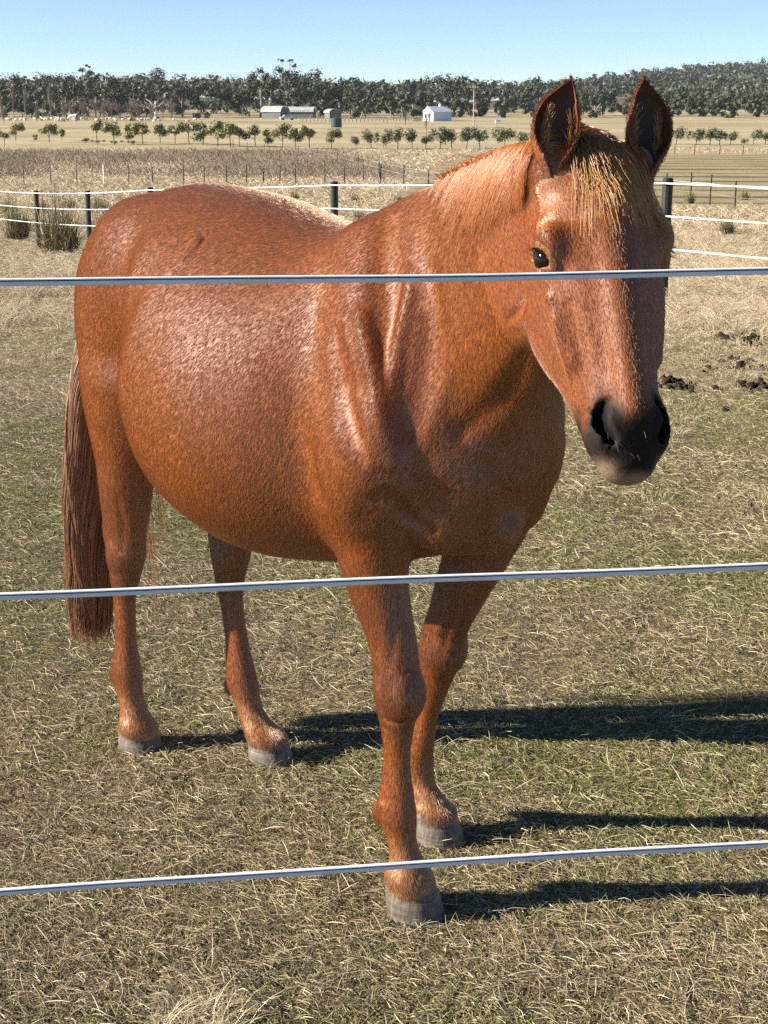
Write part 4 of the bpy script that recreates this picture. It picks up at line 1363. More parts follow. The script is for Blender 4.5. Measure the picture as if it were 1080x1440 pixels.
def leaf_mat(name, lo, mid, hi, scale=.5):
    t = NT(name, rough=.6, spec=.3)
    g = t.node('ShaderNodeNewGeometry')
    c = t.ramp(g.outputs['Random Per Island'], [(0, lo), (.5, mid), (1, hi)])
    t.set('Base Color', c)
    t.b.inputs['Transmission Weight'].default_value = 0
    return t.m
BARK = flat_mat('sapling_bark', (.10, .08, .06), .9, .1, .3, 6)
PALEBARK = flat_mat('gum_bark', (.24, .215, .185), .85, .15, .25, 2)
SAP_A = leaf_mat('sapling_leaves', (.06, .068, .022), (.12, .125, .040), (.20, .185, .065))
SAP_B = leaf_mat('shrub_leaves', (.038, .048, .022), (.075, .086, .038), (.125, .132, .060))

def sapling_protos(n, wide, mat, kind):
    out = []
    for i in range(n):
        m = rng.integers(3, 6)
        c = np.stack([rng.normal(0, .24 * wide, m), rng.normal(0, .24 * wide, m), rng.uniform(.30, .82, m)], 1)
        c[0] = (0, 0, .68)
        r = np.stack([rng.uniform(.20, .34, m) * wide, rng.uniform(.20, .34, m) * wide, rng.uniform(.14, .26, m)], 1)
        if kind == 'shrub':
            c[:, 2] = rng.uniform(.42, .72, m); c[0] = (0, 0, .58); r[:, 2] = rng.uniform(.22, .36, m)
        V, F = leaf_quads(c, r, 620, .048, .3)
        crown = np_mesh('crown', V, F)
        parts = [limb((0, 0, -.03), (rng.normal(0, .02), rng.normal(0, .02), .62), .022, .012, 6, .03)]
        for j in range(m):
            parts.append(limb((0, 0, rng.uniform(.25, .45)), c[j], .012, .005, 5, .06))
        V, F = merge(parts)
        out.append((crown, np_mesh('trunk', V, F, True)))
        out[-1][0].materials.append(mat); out[-1][1].materials.append(BARK)
    return out
protoA = sapling_protos(5, 1.0, SAP_A, 'tree'); protoB = sapling_protos(4, 1.0, SAP_B, 'shrub')
def place_sapling(name, proto, px, ytop, ybase, label, group, cat, wscale=1.0):
    g = gpt(px, ybase, 60, 400) if ybase > 196 else gat(px, 228)
    d = g[1]
    h = (ybase - ytop) / FPX * d * 1.02
    o = empty(name, tuple(g), rng.uniform(0, 6.28))
    tag(o, label, cat, group)
    for nm, me in zip(('crown', 'trunk'), proto):
        c = bpy.data.objects.new(nm, me); COL.objects.link(c); c.parent = o
        c.scale = (h * wscale, h * wscale, h)
rowA = [(4, 175, 196), (22, 172, 198), (48, 188, 199), (69, 172, 201), (87, 180, 198), (136, 170, 200), (161, 170, 203), (180, 172, 201), (201, 170, 203), (225, 172, 202), (246, 177, 202), (266, 170, 203), (285, 170, 204), (306, 168, 206), (324, 170, 207), (337, 178, 206),
        (359, 175, 206), (377, 180, 206), (397, 172, 209), (415, 178, 210), (435, 178, 210), (466, 180, 209)]
for i, (px, a, b) in enumerate(rowA):
    place_sapling('sapling', protoA[i % 5], px, a, b, 'olive green sapling with a bare thin stem in the row behind the rushes', 'saplings in the row behind the rushes', 'tree', 1.0)
rowB = [(501, 190, 209), (522, 183, 210), (539, 187, 209), (559, 179, 210), (579, 179, 209), (599, 189, 209), (619, 177, 210), (635, 178, 210), (656, 177, 209), (674, 179, 209), (710, 178, 208), (732, 182, 208)]
for i, (px, a, b) in enumerate(rowB):
    place_sapling('shrub', protoB[i % 4], px, a, b, 'rounded dark green shrub in the row between the white house and the mown paddock', 'rounded shrubs below the white house', 'shrub', .95)
rowC = [(951, 179, 203), (979, 181, 204), (998, 179, 204), (1012, 179, 204), (1027, 185, 204), (1043, 194, 205), (1060, 181, 203), (1076, 183, 203)]
for i, (px, a, b) in enumerate(rowC):
    place_sapling('shrub', protoB[(i + 1) % 4], px, a, b, 'dark green shrub in the row beyond the mown paddock below the wooded hill', 'shrubs below the wooded hill', 'shrub', 1.15)
for px, a, b in ((121, 194, 202), (139, 196, 203), (163, 197, 204), (186, 197, 204)):
    place_sapling('low_bush', protoB[px % 4], px, a, b, 'low dark bush at the feet of the saplings', 'low bushes under the saplings', 'bush', 1.8)

# ---- the gum wood beyond the paddocks
WOODL = leaf_mat('gum_leaves', (.026, .029, .015), (.036, .040, .020), (.050, .054, .027))
HILLL = leaf_mat('hill_leaves', (.026, .033, .020), (.036, .044, .026), (.048, .056, .033))
def gum(x, y, z, h, w, n, size):
    m = rng.integers(7, 11)
    zf = rng.uniform(.10, .88, m); zf[:3] = rng.uniform(.6, .88, 3)
    c = np.stack([x + rng.normal(0, .30, m) * w, y + rng.normal(0, .30, m) * w, z + h * zf], 1)
    r = np.stack([w * rng.uniform(.20, .36, m), w * rng.uniform(.20, .36, m), h * rng.uniform(.10, .19, m)], 1)
    return leaf_quads(c, r, n, size, .35), c
leafp, trunkp = [], []
skyline = [(-60, 101), (0, 101), (60, 103), (120, 101), (150, 104), (180, 103), (240, 106), (300, 108), (345, 101), (380, 99), (430, 100), (455, 106), (500, 111), (560, 112), (600, 108), (640, 105), (665, 111), (700, 117), (760, 114), (820, 122), (900, 128), (1000, 132), (1140, 130)]
sx, sy = np.array(skyline).T
for row, (d, jit, n, vis) in enumerate(((505, 12, 130, 1.0), (540, 16, 120, 1.0), (590, 22, 108, 1.0))):
    for px in np.linspace(-420, 1480, n) + rng.normal(0, 7, n):
        dd = d + rng.normal(0, jit)
        g = gat(px, dd)
        top = np.interp(px, sx, sy)
        hmax = (150 - top) / FPX * dd + EYE - g[2]
        h = hmax * rng.uniform(*((.45, .85), (.62, 1.0), (.80, 1.05))[row])
        if 520 < px < 760 and row == 0: h *= .85
        (q, c) = gum(g[0], g[1], g[2], h, h * rng.uniform(.50, .78), 460 if row < 2 else 300, .50)
        leafp.append(q)
        if row == 0 and rng.random() < .45:
            lean = rng.normal(0, .5)
            trunkp.append(limb((g[0], g[1], g[2] - .3), (g[0] + lean, g[1], g[2] + h * .55), .24, .13, 6, .03))
            for k in range(2): trunkp.append(limb((g[0] + lean * .6, g[1], g[2] + h * rng.uniform(.25, .45)), c[k], .16, .07, 5, .05))
V, F = merge(leafp)
tag(link('gum_wood', np_mesh('gum_wood', V, F), WOODL), kind='stuff')
V, F = merge(trunkp)
tag(link('gum_wood_trunks', np_mesh('gum_wood_trunks', V, F, True), PALEBARK), kind='stuff')
# hillside woods farther away
hp = []
n = 2000
yy = rng.uniform(780, 1900, n); ag = rng.uniform(-.42, .42, n)
for x, y in zip(ag * yy, yy):
    a = x / y
    px = 540 + a * FPX / CP
    if 985 < y < 1190 and 812 < px < 878: continue                       # a cleared paddock on the hill
    g = float(ground_z(x, y))
    h = rng.uniform(9, 15); w = rng.uniform(9, 15)
    m = 4
    c = np.stack([x + rng.normal(0, .25, m) * w, y + rng.normal(0, .25, m) * w, g + h * rng.uniform(.40, .85, m)], 1)
    r = np.stack([w * rng.uniform(.28, .45, m), w * rng.uniform(.28, .45, m), h * rng.uniform(.15, .26, m)], 1)
    hp.append(leaf_quads(c, r, 70, 1.25, .45))
V, F = merge(hp)
tag(link('hill_wood', np_mesh('hill_wood', V, F), HILLL), kind='stuff')

# ---- single trees one can tell apart against the wood
def single_gum(px, ytop, ybase, d, label, wfac, clumps, name='gum_tree', group=None):
    g = gat(px, d)
    h = (150 - ytop) / FPX * d + EYE - g[2]
    o = empty(name, tuple(g)); tag(o, label, 'tree', group)
    c = np.array([(a * h * wfac, rng.normal(0, .05) * h, b * h) for a, b, _, _ in clumps])
    r = np.array([(rx * h, rx * h, rz * h) for _, _, rx, rz in clumps])
    V, F = leaf_quads(c, r, 60 * len(clumps) + 120, .42, .25)
    link('crown', np_mesh('crown', V, F), WOODL, o)
    parts = [limb((0, 0, -.3), (.02 * h, 0, h * .55), .36, .22, 7, .03)]
    for k in c: parts.append(limb((.015 * h, 0, h * rng.uniform(.35, .55)), k, .17, .06, 5, .06))
    V, F = merge(parts)
    link('trunk', np_mesh('trunk', V, F, True), PALEBARK, o)
single_gum(401, 87, 158, 498, 'tall gum tree with two tufted crowns rising above the barn roofs', 1.0, [(-.06, .97, .07, .025), (.10, .965, .08, .03), (.16, .88, .08, .04), (-.12, .80, .12, .08), (.04, .72, .14, .10), (.2, .7, .12, .1), (-.2, .62, .14, .12)])
single_gum(366, 98, 158, 500, 'broad gum tree with pale limbs left of the tufted tall gum', 1.0, [(0, .92, .14, .07), (-.14, .82, .13, .09), (.13, .80, .12, .08), (-.05, .66, .14, .1), (.18, .6, .12, .1)])
single_gum(124, 94, 152, 560, 'gum tree with a thin wispy top above the bare orchard trees', 1.0, [(.0, .97, .04, .02), (.07, .94, .05, .02), (-.08, .88, .08, .05), (.08, .82, .1, .06), (0, .7, .14, .1)])
single_gum(222, 95, 155, 620, 'dark dome shaped tree standing above the wood line', 1.0, [(0, .86, .16, .10), (-.12, .80, .12, .10), (.12, .80, .12, .10), (0, .68, .2, .12)], 'domed_tree')

TWIGM = blade_mat('bare_twigs', [(0, (.15, .115, .10)), (.6, (.25, .195, .175)), (1, (.36, .29, .26))], .8, .1)
def bare_tree(name, px, ytop, d, wfac, ntw, label, cat='tree', group=None, mat=None, trunkmat=None, upright=.5, r0=.15, tw_r=.035):
    g = gat(px, d)
    h = (150 - ytop) / FPX * d + EYE - g[2]
    o = empty(name, tuple(g)); tag(o, label, cat, group)
    parts = [limb((0, 0, -.2), (rng.normal(0, .02) * h, 0, h * .6), r0, r0 * .45, 6, .03)]
    tw = []
    for k in range(11):
        z0 = h * rng.uniform(.12, .5)
        az = rng.uniform(0, 6.28); l = h * rng.uniform(.3, .5)
        e = np.array([math.cos(az) * l * wfac, math.sin(az) * l * wfac, z0 + l * upright * 1.5]); e[2] = min(e[2], h * .96)
        parts.append(limb((0, 0, z0), e, r0 * .42, r0 * .14, 5, .05))
        for j in range(ntw // 11):
            q = rng.uniform(.25, 1.0); s = np.array([0, 0, z0]) * (1 - q) + e * q
            dv = np.array([rng.normal(0, wfac), rng.normal(0, wfac), rng.uniform(.2, 1.2) * upright * 2]); dv /= np.linalg.norm(dv)
            ll = h * rng.uniform(.08, .22)
            tw.append([s, s + dv * ll * .5 + rng.normal(0, .03, 3) * ll, s + dv * ll + rng.normal(0, .06, 3) * ll])
    V, F = merge(parts)
    link('trunk', np_mesh('trunk', V, F, True), trunkmat or BARK, o)
    tw = np.array(tw)
    # twigs as slim three-sided spindles in one mesh
    n = len(tw); a3 = np.array([(1, 0, 0), (-.5, .87, 0), (-.5, -.87, 0)]) * tw_r
    V = np.concatenate([tw[:, None, 0] + a3, tw[:, None, 1] + a3 * .7, tw[:, None, 2] + a3 * .2], 1).reshape(-1, 3)
    base = (np.arange(n) * 9)[:, None, None]
    fl = np.array([[0, 1, 4, 3], [1, 2, 5, 4], [2, 0, 3, 5], [3, 4, 7, 6], [4, 5, 8, 7], [5, 3, 6, 8]])
    link('twigs', np_mesh('twigs', V, (base + fl).reshape(-1, 4)), mat or TWIG2, o)
t = NT('bare_twig_bark', rough=.85, spec=.1)
t.set('Base Color', t.ramp(t.node('ShaderNodeNewGeometry').outputs['Random Per Island'], [(0, (.17, .125, .115)), (.5, (.27, .205, .19)), (1, (.38, .31, .29))]))
TWIG2 = t.m
for px in (92, 104, 117, 131, 143, 157, 170, 184, 197, 212, 228, 243):
    bare_tree('bare_tree', px + rng.normal(0, 1.5), rng.uniform(133, 138), 455 + rng.normal(0, 10), .5, 430, 'leafless pinkish grey tree in the bare clump at the edge of the wood', 'tree', 'bare trees in front of the wood', None, None, .45, .14)
for px in (2, 19, 36, 71):
    bare_tree('poplar', px, 124 + rng.uniform(-2, 3), 462, .10, 420, 'slim pale leafless poplar standing against the dark wood', 'tree', 'bare poplars against the wood', None, PALEBARK, .75, .16)
bare_tree('dead_gum', 218, 125, 448, .75, 70, 'dead gum tree with white bare limbs beside the bare clump', 'tree', None, PALEBARK, flat_mat('bleached_wood', (.62, .57, .50), .8, .1, .1, 1), .35, .34, .06)
bare_tree('dead_gum', 1000, 132, 640, .8, 60, 'dead pale tree with spreading limbs at the foot of the wooded hill', 'tree', None, PALEBARK, flat_mat('grey_dead_wood', (.38, .35, .32), .8, .1, .1, 1), .35, .34, .06)
for px, d in ((5, 400), (52, 420), (570, 380), (775, 390), (600, 300)):
    bare_tree('bare_tree', px, 150 - 4 + rng.uniform(-2, 3), d, .45, 150, 'small leafless tree alone in the open far paddock', 'tree', 'lone bare trees in the far paddock', None, None, .45, .08, .025)
# ------------------------------------------------------------------ farm buildings and animals far off
def box(bm, lo, hi):
    lo = Vector(lo); hi = Vector(hi)
    v = bmesh.ops.create_cube(bm, size=1)['verts']
    bmesh.ops.scale(bm, verts=v, vec=hi - lo)
    bmesh.ops.translate(bm, verts=v, vec=(lo + hi) / 2)
def box_obj(name, lo, hi, mat, parent):
    bm = bmesh.new(); box(bm, lo, hi)
    return bm_obj(name, bm, mat, parent)
WALLW = flat_mat('white_wall', (.62, .65, .68), .7, .2, .05, 1)
ROOFZ = flat_mat('zinc_roof', (.55, .60, .62), .45, .4, .08, 1)
GLASS = flat_mat('dark_window', (.02, .025, .03), .15, .6)
TANKM = flat_mat('green_tank', (.020, .055, .050), .5, .3, .1, 1)
DARKGREY = flat_mat('shed_wall', (.11, .115, .12), .7, .2, .1, 1)  # dark grey for the shed walls and the house door
BRIGHT = flat_mat('bright_iron', (.60, .61, .60), .4, .4, .08, 1)
WOODP = flat_mat('weathered_pole', (.33, .30, .27), .85, .1, .1, 2)
def gable(name, mat, parent, w, dpt, h0, h1, over=.25, th=.12):
    bm = bmesh.new()
    for s in (-1, 1):
        a = [bm.verts.new(v) for v in ((s * (w / 2 + over), -dpt / 2 - over, h0 - .1), (s * (w / 2 + over), dpt / 2 + over, h0 - .1), (0, dpt / 2 + over, h1), (0, -dpt / 2 - over, h1))]
        b = [bm.verts.new(v.co + Vector((0, 0, th))) for v in a]
        bm.faces.new(a); bm.faces.new(b[::-1])
        for i in range(4): bm.faces.new((a[i], a[(i + 1) % 4], b[(i + 1) % 4], b[i]))
    bmesh.ops.recalc_face_normals(bm, faces=bm.faces)
    return bm_obj(name, bm, mat, parent)
def gable_wall(mat, parent, w, dpt, h0, h1):
    bm = bmesh.new()
    pr = [(-w / 2, -.4), (w / 2, -.4), (w / 2, h0), (0, h1 - .02), (-w / 2, h0)]
    a = [bm.verts.new((x, -dpt / 2, z)) for x, z in pr]; b = [bm.verts.new((x, dpt / 2, z)) for x, z in pr]
    bm.faces.new(a); bm.faces.new(b[::-1])
    for i in range(5): bm.faces.new((a[i], b[i], b[(i + 1) % 5], a[(i + 1) % 5]))
    bmesh.ops.recalc_face_normals(bm, faces=bm.faces)
    return bm_obj('wall', bm, mat, parent)
# white house
g = gat(615, 440)
hs = empty('white_house', tuple(g), math.radians(-55))
tag(hs, 'small white house with pale iron roof at the edge of the wood', 'house')
gable_wall(WALLW, hs, 5.2, 7.0, 2.7, 4.2)
hs.scale = (.9, .9, .9)
rf = gable('roof', ROOFZ, hs, 5.2, 7.0, 2.75, 4.28)
box_obj('chimney', (-.9, 1.2, 3.6), (-.3, 1.8, 5.1), WALLW, rf)
for y_ in (-2.2, -.2, 1.9):
    wv_ = box_obj('window', (-2.66, y_ - .45, 1.0), (-2.57, y_ + .45, 2.1), GLASS, hs)
    box_obj('frame', (-2.69, y_ - .55, .9), (-2.665, y_ + .55, 1.0), WALLW, wv_)
wv_ = box_obj('window', (-1.6, -3.56, 1.0), (-.7, -3.47, 2.1), GLASS, hs)
box_obj('door', (.3, -3.56, 0), (1.25, -3.47, 2.05), DARKGREY, hs)
def barn(px, d, w, dpt, h0, h1, rz, label, roofmat):
    g = gat(px, d); o = empty('barn', tuple(g), rz); tag(o, label, 'barn')
    gable_wall(DARKGREY, o, w, dpt, h0, h1)
    # barrel roof
    bm = bmesh.new(); n = 9; rows = []
    for s in (-1, 1):
        rows.append([bm.verts.new(((w / 2 + .3) * math.cos(math.pi * k / (n - 1)), s * (dpt / 2 + .3), h0 - .05 + (h1 - h0 + .15) * math.sin(math.pi * k / (n - 1)))) for k in range(n)])
    for k in range(n - 1): bm.faces.new((rows[0][k], rows[0][k + 1], rows[1][k + 1], rows[1][k]))
    bmesh.ops.solidify(bm, geom=bm.faces[:], thickness=.1)
    bmesh.ops.recalc_face_normals(bm, faces=bm.faces)
    bm_obj('roof', bm, roofmat, o)
    box_obj('door', (-w * .25, -dpt / 2 - .06, 0), (w * .2, -dpt / 2 + .02, h0 * .85), GLASS, o)
    return o
barn(387, 478, 4.8, 6.5, 2.0, 3.6, math.radians(62), 'silver barn with rounded iron roof under the tall gums', BRIGHT)
barn(424, 484, 4.5, 8, 1.9, 3.3, math.radians(80), 'long iron shed beside the silver barn half hidden by trees', BRIGHT)
barn(468, 478, 3.6, 5, 1.8, 2.8, math.radians(20), 'small grey shed with low roof behind the green water tank', ROOFZ)
barn(105, 456, 1.8, 2, 1.1, 1.6, math.radians(60), 'tiny pale hut in front of the bare clump', WALLW)
# water tank
g = gpt(473, 179, 200, 500); d = g[1]
tk_ = empty('water_tank', tuple(g)); tag(tk_, 'round dark green water tank in the open paddock', 'tank')
rt = 7.4 / FPX * d; ht = 12.0 / FPX * d
bm = bmesh.new(); bmesh.ops.create_cone(bm, cap_ends=True, segments=40, radius1=rt, radius2=rt, depth=ht)
bmesh.ops.translate(bm, verts=bm.verts, vec=(0, 0, ht / 2)); bm_obj('shell', bm, TANKM, tk_)
bm = bmesh.new(); bmesh.ops.create_cone(bm, cap_ends=True, segments=40, radius1=rt * 1.03, radius2=.15, depth=.28)
bmesh.ops.translate(bm, verts=bm.verts, vec=(0, 0, ht + .145)); bm_obj('lid', bm, TANKM, tk_)
for k in range(5):
    V, F = sweep([((rt + .012) * math.cos(a), (rt + .012) * math.sin(a), ht * (k + .6) / 5.2) for a in np.linspace(0, 2 * math.pi, 41)], circ(.03, 5))
    link('band', np_mesh('band', V, F, True), TANKM, tk_)
# power pole
g = gpt(666, 176, 200, 500); d = g[1]
pp = empty('power_pole', tuple(g)); tag(pp, 'tall grey timber power pole with a crossarm beside the white house', 'pole')
hp_ = (176 - 123) / FPX * d
V, F = limb((0, 0, -.5), (0, 0, hp_), .17, .11, 10); link('pole', np_mesh('pole', V, F, True), WOODP, pp)
ca = box_obj('crossarm', (-1.1, -.24, hp_ - .75), (1.1, -.12, hp_ - .6), WOODP, pp)
for x_ in (-.95, -.35, .35, .95):
    bm = bmesh.new(); bmesh.ops.create_cone(bm, cap_ends=True, segments=10, radius1=.07, radius2=.05, depth=.18)
    bmesh.ops.translate(bm, verts=bm.verts, vec=(x_, -.18, hp_ - .51)); bm_obj('insulator', bm, WALLW, ca)
V, F = limb((3.6, 0, -.2), (.1, 0, hp_ * .62), .018, .018, 5); link('stay_wire', np_mesh('stay_wire', V, F), WIRE, pp)
# troughs and low yards
for px, py, w_, lab in ((586, 171, 2.2, 'small tan feed bin left of the white house'), (700, 174, 1.3, 'small white box in the paddock right of the power pole')):
    g = gpt(px, py, 250, 480); o = empty('bin', tuple(g)); tag(o, lab, 'bin')
    m_ = WALLW if px == 700 else flat_mat('tan_bin', (.50, .38, .22), .7, .2)
    bm = bmesh.new(); box(bm, (-w_ / 2, -.5, 0), (w_ / 2, .5, .95)); bmesh.ops.bevel(bm, geom=bm.edges[:], offset=.06, segments=2, affect='EDGES'); bm_obj('box', bm, m_, o)
    box_obj('lid', (-w_ / 2 - .05, -.55, .952), (w_ / 2 + .05, .55, 1.03), m_, o)
# a pale vehicle by the barn
g = gat(404, 452); cr = empty('parked_car', tuple(g), math.radians(12)); tag(cr, 'small pale vehicle parked in front of the silver barn', 'car')
bm = bmesh.new()
side = [(-2.1, .35), (-2.1, .85), (-1.5, .95), (-.9, 1.45), (.9, 1.45), (1.35, .95), (2.1, .85), (2.1, .35)]
a = [bm.verts.new((x, -.85, z)) for x, z in side]; b = [bm.verts.new((x, .85, z)) for x, z in side]
bm.faces.new(a); bm.faces.new(b[::-1])
for i in range(8): bm.faces.new((a[i], b[i], b[(i + 1) % 8], a[(i + 1) % 8]))
bmesh.ops.recalc_face_normals(bm, faces=bm.faces); bmesh.ops.bevel(bm, geom=bm.edges[:], offset=.07, segments=2, affect='EDGES')
bm_obj('body', bm, flat_mat('silver_paint', (.55, .56, .57), .3, .5), cr)
for x0, x1 in ((-.75, -.05), (.05, .75)): box_obj('window', (x0, -.87, .98), (x1, -.84, 1.36), GLASS, cr)
for x_ in (-1.3, 1.3):
    for y_ in (-.8, .8):
        bm = bmesh.new(); bmesh.ops.create_cone(bm, cap_ends=True, segments=20, radius1=.33, radius2=.33, depth=.2)
        bmesh.ops.rotate(bm, verts=bm.verts, cent=(0, 0, 0), matrix=Matrix.Rotation(math.pi / 2, 3, 'X')); bmesh.ops.translate(bm, verts=bm.verts, vec=(x_, y_, .33)); bm_obj('wheel', bm, GLASS, cr)
# yard rails along the foot of the wood
def yard(p0, p1, d, n, label):
    G = [gat(px, d) for px in np.linspace(p0, p1, n)]
    o = empty('yard_fence', tuple(G[0])); tag(o, label, 'fence'); L0 = np.array(o.location)
    for q in G:
        V, F = limb((q[0], q[1], q[2] - .2), (q[0], q[1], q[2] + 1.3), .09, .08, 5); link('post', np_mesh('post', V - L0, F), WOODP, o)
    for z_ in (.6, 1.1):
        V, F = sweep(np.array(G) + np.array([0, -.1, z_]), circ(.05, 5)); link('rail', np_mesh('rail', V - L0, F), WOODP, o)
yard(106, 168, 452, 16, 'pale timber yard fence beneath the bare clump')
yard(545, 592, 438, 12, 'low timber yard fence left of the white house')
yard(420, 545, 420, 24, 'timber rail fence across the paddock behind the green tank')

# sheep: one flock spread over the paddock
FLEECE = flat_mat('fleece', (.55, .48, .37), .95, .1, .15, 3)
DARKF = flat_mat('dark_fleece', (.09, .07, .055), .95, .1, .15, 3)
def sheep_mesh(mat, graze):
    bm = bmesh.new()
    def ell(c, r, seg=10):
        v = bmesh.ops.create_uvsphere(bm, u_segments=seg, v_segments=7, radius=1)['verts']
        bmesh.ops.scale(bm, verts=v, vec=r); bmesh.ops.translate(bm, verts=v, vec=c)
    ell((0, 0, .58), (.52, .25, .27)); ell((.36, 0, .62), (.25, .2, .24))
    hz_s = .30 if graze else .88
    ell((.62, 0, hz_s), (.17, .09, .10), 8); ell((.52, 0, (hz_s + .62) / 2), (.14, .10, .20), 8)
    for x_ in (-.33, .33):
        for y_ in (-.12, .12):
            v = bmesh.ops.create_cone(bm, cap_ends=True, segments=6, radius1=.035, radius2=.055, depth=.42)['verts']
            bmesh.ops.translate(bm, verts=v, vec=(x_, y_, .21))
    me = bpy.data.meshes.new('sheep'); bm.to_mesh(me); bm.free()
    for p in me.polygons: p.use_smooth = True
    me.materials.append(mat)
    return me
smesh = [sheep_mesh(FLEECE, True), sheep_mesh(FLEECE, False)]; dmesh = sheep_mesh(DARKF, True)
cnt = 0
for k in range(78):
    px = rng.choice([rng.uniform(10, 34), rng.uniform(45, 120), rng.uniform(60, 122), rng.uniform(130, 200), rng.uniform(130, 290)])
    py = 165.5 + rng.normal(0, 1.5) + .008 * (px - 60)
    g = gat(px, 438 + rng.normal(0, 12))
    drk = k % 15 == 7
    o = bpy.data.objects.new('sheep', dmesh if drk else smesh[k % 2]); COL.objects.link(o)
    o.location = tuple(g); o.rotation_euler = (0, 0, rng.choice([0, math.pi]) + rng.normal(0, .7))
    tag(o, 'dark fleeced sheep among the pale flock in the far paddock' if drk else 'pale woolly sheep of the flock grazing in the far paddock', 'sheep', 'dark sheep of the flock' if drk else 'pale sheep of the flock')
# ------------------------------------------------------------------ tussocks, dung, tufts
t = NT('tussock_mesh', rough=.7, spec=.15)
t.set('Base Color', t.ramp(t.node('ShaderNodeNewGeometry').outputs['Random Per Island'], [(0, (.085, .080, .040)), (.45, (.19, .165, .090)), (.8, (.34, .285, .17)), (1, (.50, .43, .28))]))
TUSMESH = t.m
t = NT('tuft_mesh', rough=.7, spec=.15)
t.set('Base Color', t.ramp(t.node('ShaderNodeNewGeometry').outputs['Random Per Island'], [(0, (.20, .15, .085)), (.45, (.38, .31, .19)), (1, (.62, .54, .37))]))
TUFTMESH = t.m
def blade_mesh(n, h, spread, width, lean0, lean1, base):
    az = rng.uniform(0, 6.28, n); br = base * np.sqrt(rng.random(n))
    ba = rng.uniform(0, 6.28, n)
    le = rng.uniform(lean0, lean1, n); hh = h * rng.uniform(.55, 1.05, n) * (1 - .3 * (le - lean0) / (lean1 - lean0 + 1e-6))
    wv = rng.uniform(.6, 1.3, n) * width
    k = 5; V = np.zeros((n, k, 2, 3))
    dirx, diry = np.cos(az), np.sin(az)
    for i in range(k):
        q = i / (k - 1); a = le * (.5 + .9 * q)
        cx = np.cos(ba) * br + dirx * hh * q * np.sin(a); cy = np.sin(ba) * br + diry * hh * q * np.sin(a); cz = hh * q * np.cos(a)
        w = wv * (1 - .92 * q)
        V[:, i, 0] = np.stack([cx - diry * w, cy + dirx * w, cz], 1); V[:, i, 1] = np.stack([cx + diry * w, cy - dirx * w, cz], 1)
    b = (np.arange(n) * k * 2)[:, None, None]
    f = np.array([[2 * i, 2 * i + 1, 2 * i + 3, 2 * i + 2] for i in range(k - 1)])
    return V.reshape(-1, 3), (b + f).reshape(-1, 4)
tus = []
for i in range(4):
    V, F = blade_mesh(520, .75, .4, .006, .05, .95, .16)
    me = np_mesh('tussock', V, F); me.materials.append(TUSMESH); tus.append(me)
spots = [(85, 356, 98, 'largest spiky rush tussock in front of the left fence posts'), (25, 336, 66, 'spiky rush tussock in front of the leftmost fence post'), (150, 350, 70, 'olive rush tussock between the large tussock and the horse rump')]
for i, (px, py, hpx, lab) in enumerate(spots):
    g = gpt(px, py, 8, 60)
    o = link('tussock', tus[i % 4]); o.location = (g[0], g[1], g[2] - .03); s_ = hpx / FPX * g[1] / .72
    o.scale = (s_, s_, s_); o.rotation_euler = (0, 0, rng.uniform(0, 6)); tag(o, lab, 'tussock')
grp = [(10, 300, 26), (60, 300, 24), (100, 296, 26), (175, 300, 30), (200, 306, 28), (140, 300, 30), (232, 292, 24), (385, 300, 28), (440, 304, 24), (505, 312, 26), (545, 308, 24), (500, 285, 18), (415, 282, 18), (560, 286, 18)]
for i, (px, py, hpx) in enumerate(grp):
    g = gpt(px, py, 8, 90)
    o = link('tussock', tus[i % 4]); o.location = (g[0], g[1], g[2] - .03); s_ = hpx / FPX * g[1] / .72
    o.scale = (s_ * 1.25, s_ * 1.25, s_); o.rotation_euler = (0, 0, rng.uniform(0, 6))
    tag(o, 'rush tussock along the white strands of the paddock fence', 'tussock', 'rush tussocks along the paddock fence')
for i, (px, py, hpx, lab) in enumerate([(970, 286, 22, 'small dark tussock beyond the fence post right of the horse head'), (1047, 281, 18, 'small round tussock beyond the top white strand at far right'), (1022, 329, 34, 'loose spiky tussock between the middle and lower white strands'), (905, 283, 14, 'tiny tussock half hidden behind the horse ear')][:3]):
    g = gpt(px, py, 8, 90)
    o = link('tussock', tus[(i + 1) % 4]); o.location = (g[0], g[1], g[2] - .02); s_ = hpx / FPX * g[1] / .72
    o.scale = (s_ * 1.1, s_ * 1.1, s_); tag(o, lab, 'tussock')
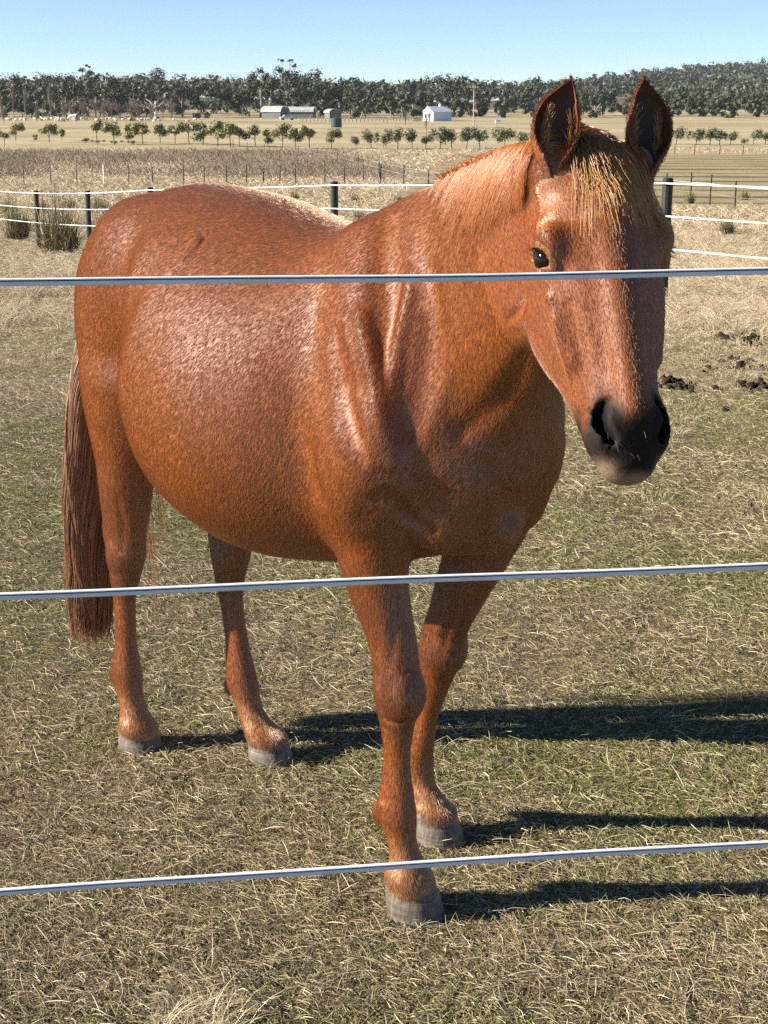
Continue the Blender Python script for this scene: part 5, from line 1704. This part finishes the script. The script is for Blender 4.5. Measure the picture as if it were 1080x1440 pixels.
# clods and droppings
t = NT('dung', rough=.95, spec=.1)
cn = t.noise(t.coord(), 30, 4, .6)
t.set('Base Color', t.ramp(cn, [(.3, (.018, .013, .010)), (.55, (.048, .034, .024)), (.75, (.10, .075, .052))]))
t.set('Normal', t.bump(cn, .8, .01))
DUNG = t.m
clod = []
for i in range(4):
    bm = bmesh.new(); bmesh.ops.create_icosphere(bm, subdivisions=2, radius=1)
    for v in bm.verts: v.co *= 1 + .75 * (random.random() - .5)
    me = bpy.data.meshes.new('clod'); bm.to_mesh(me); bm.free(); me.materials.append(DUNG)
    for p in me.polygons: p.use_smooth = True
    clod.append(me)
def pile(px, py, n, sx_, r, label):
    g = gpt(px, py, 3, 30); o = empty('dung_pile', tuple(g)); tag(o, label, 'dung')
    for k in range(n):
        c = bpy.data.objects.new('clod', clod[k % 4]); COL.objects.link(c); c.parent = o
        dx, dy = rng.normal(0, sx_ * .60), rng.normal(0, sx_ * 1.1)
        rr = r * (.25 + 1.15 * rng.random() ** 2)
        c.location = (dx, dy, float(ground_z(g[0] + dx, g[1] + dy)) - g[2] + rr * rng.uniform(.0, .6))
        c.scale = (rr * 1.15, rr, rr * .8); c.rotation_euler = (rng.uniform(0, 6), rng.uniform(0, 6), rng.uniform(0, 6))
pile(950, 543, 44, .12, .028, 'dark broken dung pile on the turf just right of the horse muzzle')
pile(1035, 478, 40, .18, .030, 'crumbled dung heap near the edge of the dry grass')
pile(1030, 515, 50, .20, .024, 'scattered brown droppings between the two dung heaps')
pile(1065, 548, 26, .10, .028, 'dark dung clods at the right beyond the muzzle pile')
pile(1022, 578, 3, .02, .022, 'pair of lone dark clods nearest the turf below the dung')
pile(150, 838, 0, .1, .02, 'x') if False else None
# dry tuft and twig at the bottom
g = gpt(285, 1436, 1.2, 6)
V, F = blade_mesh(520, .13, .1, .0009, .7, 1.5, .09)
o = link('dry_tuft', np_mesh('dry_tuft', V, F), TUFTMESH); o.location = (g[0], g[1] - .03, g[2]); tag(o, 'pale bleached grass tuft at the very front of the turf', 'grass tuft')
a = gpt(303, 1369, 1.2, 6); b_ = gpt(378, 1432, 1.2, 6)
V, F = limb(a + np.array([0, 0, .05]), b_ + np.array([0, 0, .015]), .0016, .0024, 6, .06)
o = link('twig', np_mesh('twig', V, F, True), flat_mat('twig_bark', (.018, .014, .012), .8, .2)); tag(o, 'thin dark bent twig lying beside the pale grass tuft', 'twig')
# ------------------------------------------------------------------ the air
bm = bmesh.new()
box(bm, (-6700, -20, -34), (6700, 5400, 75))
hz_o = bm_obj('haze', bm)
hm = bpy.data.materials.new('haze_air'); hm.use_nodes = True
hn = hm.node_tree.nodes; hn.remove(hn['Principled BSDF'])
pv = hn.new('ShaderNodeVolumePrincipled')
pv.inputs['Color'].default_value = (.80, .90, 1.0, 1)
pv.inputs['Density'].default_value = 0.00005
hm.node_tree.links.new(pv.outputs[0], hn['Material Output'].inputs['Volume'])
hz_o.data.materials.append(hm)
tag(hz_o, kind='stuff')
